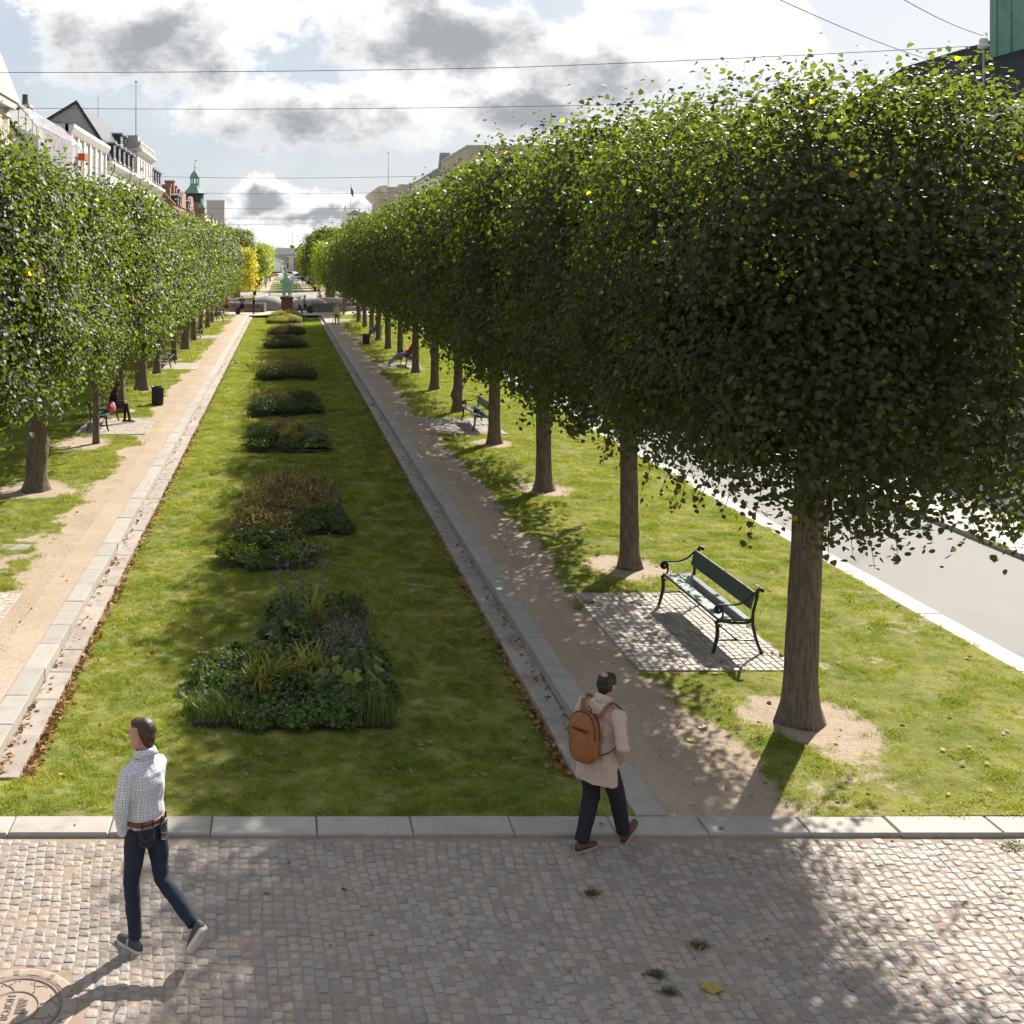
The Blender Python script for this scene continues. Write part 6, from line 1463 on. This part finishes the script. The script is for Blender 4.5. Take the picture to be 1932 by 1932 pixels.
# --- far end of the avenue
st_ = empty('waterfront_terminal', (0, 400, 0), 0, 'long low terminal with a dark roof closing the avenue', 'building', None)
part(st_, 'wall', MB().box(-5.2, 34, 0, 14, 0, 5.9), M['concrete'])
part(st_, 'roof', MB().loft([[(-5.6, -.5, 5.9), (34.5, -.5, 5.9), (34.5, 14.5, 5.9), (-5.6, 14.5, 5.9)], [(-2.2, 6.5, 8.3), (32, 6.5, 8.3), (32, 7.5, 8.3), (-2.2, 7.5, 8.3)]]), M['slate'])
part(st_, 'pyramid_roof', MB().loft([[(4.6, 4.2, 8.2), (8.0, 4.2, 8.2), (8.0, 7.6, 8.2), (4.6, 7.6, 8.2)], [(6.25, 5.9, 10.1), (6.35, 5.9, 10.1), (6.35, 5.95, 10.1), (6.25, 5.95, 10.1)]]), M['slate'])
part(st_, 'column', MB().box(1.8, 3.6, -1.4, -.5, 0, 5.0), M['pale_stone']); part(st_, 'canopy', MB().box(1.0, 6.5, -1.6, -.51, 5.0, 5.5), M['pale_stone'])
for k in range(7): window(st_, -3.4 + k * 1.7, -.02, .8, 1.1, 2.3, 1, True)
part(st_, 'door', MB().box(5.6, 7.4, -.15, -.01, 0, 2.8), M['brick'])
bs = empty('copper_ball_mast', (3.1, 398, 0), 0, 'copper ball topped by a mast above the far terminal', 'monument', None)
part(bs, 'ball', ell(MB(), (0, 0, 8.75), (.95, .95, .62), None, 18, 10), pbr('brown_copper', (.26, .12, .07), .45), True); part(bs, 'mast', MB().tube([(0, 0, 5), (0, 0, 13.4)], .09, 6), M['pale_stone'])
bs2 = part(bs, 'lower_ball', ell(MB(), (.4, -1.2, 6.25), (.5, .5, .32), None, 14, 8), bpy.data.materials['brown_copper'], True)
sh_ = empty('pale_blue_shed', (-1.8, 372, 0), 0, 'pale blue gabled shed left of the far terminal', 'building', None)
part(sh_, 'wall', MB().box(-4.2, 1.8, 0, 8, 0, 1.9), M['brick']); part(sh_, 'gable', MB().prism([(-4.2, 1.9), (1.8, 1.9), (1.8, 3.6), (-1.2, 4.9), (-4.2, 3.9)], 'y', 0, 8), pbr('pale_blue_board', (.42, .50, .58), .7, .06, 2, 0)); part(sh_, 'round_sign', MB().tube([(-.6, -.12, 3.2), (-.6, -.01, 3.2)], .5, 18), M['pale_stone'])
def box_vehicle(lab, cat, x, y, rz, body, mats, wheels, extra):
    r = empty(cat.replace(' ', '_'), (x, y, -.04), rz, lab, cat, 'vehicles at the far end'); body(r)
    for (wx, wy, wr) in wheels:
        o = MB(); o.tube([(wx, wy - .1, wr), (wx, wy + .1, wr)], wr, 16); wo = o.build('wheel', M['bin'], r, True); o = MB(); o.tube([(wx, wy - .11, wr), (wx, wy + .11, wr)], wr * .55, 12); o.build('hub', M['galv'], wo)
    return r
M['white_paint'] = pbr('white_paint', (.74, .74, .74), .3, .03, 2, 0); M['green_paint'] = pbr('dark_green_paint', (.03, .13, .07), .35, .05, 2, 0)
def van_body(r):       # side profile along X
    prof = [(-2.15, .35), (2.1, .35), (2.18, .8), (2.1, 1.0), (1.2, 1.12), (.55, 1.72), (-1.9, 1.78), (-2.12, 1.6), (-2.18, .9)]
    MB().prism(prof, 'y', -.85, .85).build('body', M['white_paint'], r); MB().prism([(.62, 1.12), (1.08, 1.12), (.5, 1.6), (-.2, 1.63), (-.2, 1.12)], 'y', -.862, .862).build('front_window', M['glass'], r); MB().prism([(-.3, 1.12), (-.3, 1.63), (-1.85, 1.66), (-1.95, 1.12)], 'y', -.862, .862).build('rear_window', M['glass'], r)
    MB().prism([(.9, .5), (-.4, .95), (-1.9, .95), (-1.4, .5)], 'y', -.858, .858).build('green_stripe', M['green_paint'], r); MB().box(-2.2, -2.14, -.8, -.55, .9, 1.2).build('tail_light', CL['red'], r); MB().box(2.1, 2.2, -.8, -.5, .72, .9).build('headlight', M['galv'], r)
box_vehicle('white van with a dark green side stripe on the far cross street', 'van', 3.3, 250, math.pi, van_body, None, [(-1.35, -.75, .33), (-1.35, .75, .33), (1.35, -.75, .33), (1.35, .75, .33)], None)
def truck_body(r):
    MB().box(-6, .3, -1.2, 1.2, 1.0, 3.6).build('cargo_box', M['white_paint'], r); MB().prism([(.5, .5), (2.3, .5), (2.35, 1.4), (2.0, 2.7), (.5, 2.9)], 'y', -1.1, 1.1).build('cab', M['white_paint'], r); MB().prism([(1.2, 1.5), (2.2, 1.5), (1.95, 2.4), (1.2, 2.4)], 'y', -1.112, 1.112).build('cab_window', M['glass'], r); MB().box(-6, .45, -.8, .8, .6, .99).build('chassis', M['bin'], r)
box_vehicle('white box truck parked at the far end on the left', 'truck', -1.2, 322, 0, truck_body, None, [(-4.6, -1.0, .48), (-3.5, -1.0, .48), (1.4, -.95, .48), (1.4, .95, .48), (-4.6, 1.0, .48)], None)
def car_body(col):
    def f(r):
        MB().prism([(-2.0, .3), (2.0, .3), (2.05, .65), (1.2, .85), (-1.9, .9), (-2.05, .6)], 'y', -.82, .82).build('body', col, r); MB().prism([(-1.6, .88), (1.05, .86), (.4, 1.38), (-1.0, 1.4)], 'y', -.72, .72).build('cabin', M['glass'], r); MB().prism([(.38, 1.381), (-1.0, 1.401), (-.9, 1.44), (.3, 1.43)], 'y', -.7, .7).build('roof', col, r)
        MB().box(2.0, 2.07, -.7, -.4, .58, .7).build('headlight', M['galv'], r)
    return f
for x, y, c, lab in ((1.7, 300, M['white_paint'], 'white car crossing behind the far statue'), (-3.2, 304, M['galv'], 'silver car in front of the white truck'), (6.2, 303, CL['navy'], 'dark car at the far right of the cross road')):
    box_vehicle(lab, 'car', x, y, 0, car_body(c), None, [(-1.25, -.72, .32), (1.25, -.72, .32), (-1.25, .72, .32), (1.25, .72, .32)], None)
tag(MB().prism([(-.5, 0), (.5, 0), (.35, .9), (-.35, .9)], 'y', -.25, .25).build('road_barrier', pbr('orange_plastic', (.75, .27, .02), .5), None, False, (-2.9, 296, -.03)), 'orange barrier beside the far left path', 'barrier')
# statue from behind
st_ = empty('seated_statue', (.32, 108.4, 0), 0, 'green bronze seated figure on a tall brown pedestal, seen from behind', 'statue')
ped = part(st_, 'pedestal', MB().loft([[(sx * w_, sy * w_, z_) for sx, sy in ((-1, -1), (1, -1), (1, 1), (-1, 1))] for z_, w_ in ((0, .70), (.18, .70), (.24, .62), (.30, .58), (1.35, .55), (1.42, .60), (1.50, .68), (1.60, .68), (1.64, .60))]), M['porphyry']); part(ped, 'plinth_step', MB().bev(-.85, .85, -.85, .85, -.05, .10, .02), M['darkstone'])
s_ = MB()
s_.box(-.47, .47, -.45, .55, 1.64, 1.74)
for sx in (-1, 1):
    s_.box(sx * .38 - .06, sx * .38 + .06, -.40, -.28, 1.74, 2.6); s_.box(sx * .38 - .06, sx * .38 + .06, .30, .42, 1.74, 2.5); s_.box(sx * .40 - .05, sx * .40 + .05, -.4, .45, 2.45, 2.58)
s_.box(-.44, .44, -.38, .42, 2.16, 2.30)
part(st_, 'chair', s_, M['statue_copper']); part(st_, 'chair_back', MB().box(-.42, .42, -.42, -.33, 2.32, 2.62).box(-.34, .34, -.41, -.34, 2.66, 2.9).box(-.66, .66, -.54, -.36, 2.94, 3.2).box(-.42, -.33, -.40, -.33, 2.62, 2.96).box(.33, .42, -.40, -.33, 2.62, 2.96), M['statue_copper'])
f_ = MB(); ringstack(f_, [((0, .15, 2.34), .30, .24, (1, 0, 0)), ((0, .06, 2.8), .32, .24, (1, 0, 0)), ((0, .0, 3.2), .42, .26, (1, 0, 0)), ((0, -.04, 3.42), .36, .22, (1, 0, 0)), ((0, .0, 3.58), .12, .12, (1, 0, 0))]); ell(f_, (0, .04, 3.72), (.14, .16, .19))
for sx in (-1, 1): f_.tube([(sx * .33, .0, 3.28), (sx * .38, .15, 2.85), (sx * .38, .4, 2.66)], [.13, .11, .08], 10); f_.tube([(sx * .18, .1, 2.36), (sx * .2, .62, 2.38), (sx * .2, .62, 1.72)], [.18, .15, .1], 10); ell(f_, (sx * .2, .75, 1.72), (.09, .2, .08))
fused('figure', f_, M['statue_copper'], st_, .035, 3)
fs_ = empty('standing_statue', (.55, 283, 0), 0, 'slender green standing statue far behind the seated one', 'statue')
part(fs_, 'pedestal', MB().bev(-.5, .5, -.5, .5, 0, 1.2, .08).bev(-.35, .35, -.35, .35, 1.2, 2.2, .05), M['statue_copper'])
f2 = MB(); ringstack(f2, [((0, 0, 2.2), .3, .25, (1, 0, 0)), ((0, 0, 2.9), .26, .2, (1, 0, 0)), ((0, 0, 3.5), .32, .2, (1, 0, 0)), ((0, 0, 3.8), .1, .1, (1, 0, 0))]); ell(f2, (0, 0, 4.0), (.15, .17, .2)); f2.tube([(.3, 0, 3.55), (.2, .1, 4.2), (.1, .1, 4.9)], [.1, .08, .05], 8)
fused('figure', f2, M['statue_copper'], fs_, .06, 2)
# fountain: curved stone benches, polished boulders, jets
def arc_wall(name, cx, cy, rad, a0, a1, w_, z0, z1, lab, mat, steps=14, blocks=None):
    r = empty(name, (cx, cy, 0), 0, lab, 'wall', 'stone walls round the fountain')
    for k in range(steps):
        p, q = R(a0 + (a1 - a0) * k / steps + .15), R(a0 + (a1 - a0) * (k + 1) / steps - .15)
        poly = [(rad * math.cos(p), rad * math.sin(p)), (rad * math.cos(q), rad * math.sin(q)), ((rad + w_) * math.cos(q), (rad + w_) * math.sin(q)), ((rad + w_) * math.cos(p), (rad + w_) * math.sin(p))]
        MB().prism(poly, 'z', z0, z1, 0, random.random()).build('stone_block', mat, r)
arc_wall('fountain_wall', .4, 119.5, 7.6, 200, 254, .7, 0, .86, 'curved stone bench wall left of the statue', M['brownwall'], 9); arc_wall('fountain_wall', .4, 119.5, 7.6, 286, 340, .7, 0, .86, 'curved stone bench wall right of the statue', M['brownwall'], 9)
arc_wall('fountain_wall', .4, 119.5, 7.2, 20, 160, .7, 0, .9, 'curved rear wall of the fountain', M['darkstone'], 16)
arc_wall('fountain_step', .4, 119.5, 8.32, 202, 252, .5, 0, .42, 'low stone step before the left fountain wall', M['brownwall'], 8); arc_wall('fountain_step', .4, 119.5, 8.32, 288, 338, .5, 0, .42, 'low stone step before the right fountain wall', M['brownwall'], 8)
def dome_stone(x, y, rx, ry, h, lab):
    mb = MB(); n = 40; prof = [(1.0, -.02), (1.0, .12), (.97, .3), (.88, .55), (.72, .76), (.5, .9), (.25, .98), (.04, 1.0)]
    mb.loft([[(k * rx * math.cos(2 * math.pi * j / n) * (1 + .015 * math.sin(j * 3)), k * ry * math.sin(2 * math.pi * j / n), zz * h) for j in range(n)] for k, zz in prof])
    tag(mb.build('granite_mound', M['darkstone'], None, True, (x, y, 0)), lab, 'stone', 'polished granite mounds of the fountain')
dome_stone(-1.5, 116.2, 2.15, 2.1, 1.45, 'large grey granite mound left of the statue'); dome_stone(2.6, 116.6, 2.1, 2.0, 1.35, 'large grey granite mound right of the statue'); dome_stone(.6, 121.5, 1.7, 1.6, 1.1, 'smaller granite mound directly behind the statue')
def water_mat():
    m, t_, out = new_mat('water_jet'); p = t_.add('ShaderNodeBsdfPrincipled', i_Base_Color=(.75, .78, .8), i_Roughness=.2); p.inputs['Alpha'].default_value = .55
    t_.l.new(p.outputs[0], out.inputs[0]); return m
M['water'] = water_mat()
for i, (x, s, wd) in enumerate(((-1.35, 1, 'left outer'), (-1.05, 1, 'left inner'), (1.98, -1, 'right outer'), (1.65, -1, 'right inner'))):
    mb = MB(); mb.tube([(x + s * .95 * f ** 1.8, 117 - .4 * f, .3 + 2.9 * (1 - (1 - f) ** 2.2)) for f in [k / 8 for k in range(9)]], .028, 6)
    tag(mb.build('water_jet', M['water'], None, True), '%s thin arching jet of water behind the statue' % wd, 'water jet', 'fountain jets')
lm = empty('bollard_lamp', (-1.87, 150, 0), 0, 'low lamp post on the grass behind the fountain', 'lamp'); part(lm, 'post', MB().tube([(0, 0, 0), (0, 0, .55)], .04, 8), M['bin']); part(lm, 'lantern', MB().bev(-.14, .14, -.14, .14, .55, .95, .03), M['pale_stone'])
lm = empty('bollard_lamp', (2.15, 190, 0), 0, 'thin lamp post on the far lawn right of the statue', 'lamp'); part(lm, 'post', MB().tube([(0, 0, 0), (0, 0, 1.2)], .04, 8), M['bin']); part(lm, 'lantern', ell(MB(), (0, 0, 1.35), (.18, .18, .2)), M['pale_stone'])
# slim young trees round the square
for x, y, lab in ((5.7, 107, 'slim young tree with a stake-thin trunk right of the lime-jacket person'), (6.1, 111.5, 'second slim young tree right of the square'), (6.5, 116, 'third slim young tree right of the square'), (-5.7, 107.4, 'slim young tree beside the man in shorts'), (-6.3, 111.5, 'slim young tree near the person in red')):
    tree('young_tree', x, y, 'far0' if x > 0 else 'far1', 5, 2, lab, 'young trees round the square', random.choice((0, math.pi)), .82)
# overhead wires
M['wire'] = pbr('grey_wire', (.07, .075, .08), .5, .05, 5, 0)
for i, (y, zl, zr, lab) in enumerate(((60, 15.35, 16.4, 'nearest overhead wire across the sky'), (76, 15.55, 16.2, 'second overhead wire across the sky'), (140, 15.5, 15.6, 'third overhead wire across the avenue'), (176, 15.5, 15.6, 'fourth overhead wire, just below the spire top'), (235, 15.6, 15.6, 'fifth overhead wire above the far trees'), (300, 15.5, 16.0, 'sixth faint overhead wire'), (360, 15.5, 16.5, 'farthest faint overhead wire'))):
    mb = MB(); n = 16; mb.tube([(-20 + (58 if i < 2 else 42) * k / n, y, zl + (zr - zl) * k / n - .35 * (1 - (2 * k / n - 1) ** 2) + (0 if i else .9 * max(0, k / n - .55))) for k in range(n + 1)], .013 + .00008 * y, 5)
    tag(mb.build('overhead_wire', M['wire']), lab, 'wire', 'wires strung across the avenue')
for i, (p, q, lab) in enumerate((((7.5, 20.4, 10.9), (28.2, 48.6, 13.9), 'left one of two wires slanting to the brick roof'), ((13.1, 25.2, 11.74), (29.3, 47, 14.7), 'right one of two wires slanting to the brick roof'))):
    mb = MB(); P_, Q_ = Vector(p), Vector(q); mb.tube([P_.lerp(Q_, k / 8) - Vector((0, 0, .15 * math.sin(math.pi * k / 8))) for k in range(9)], .012, 5); tag(mb.build('overhead_wire', M['wire']), lab, 'wire', 'wires strung across the avenue')
ip = empty('insulator_pole', (25.8, 41.6, 11.1), 0, 'white insulators on a bracket pole before the tiled roof', 'insulator', None); part(ip, 'pole', MB().tube([(0, 0, 0), (0, 0, 2.1)], .05, 6), M['galv']); part(ip, 'insulator', MB().lathe([(.12, 2.1), (.2, 2.15), (.2, 2.25), (.12, 2.3), (.17, 2.38), (.12, 2.5), (.04, 2.55)], (0, 0, 0), 12), M['sash'], True)
flush()
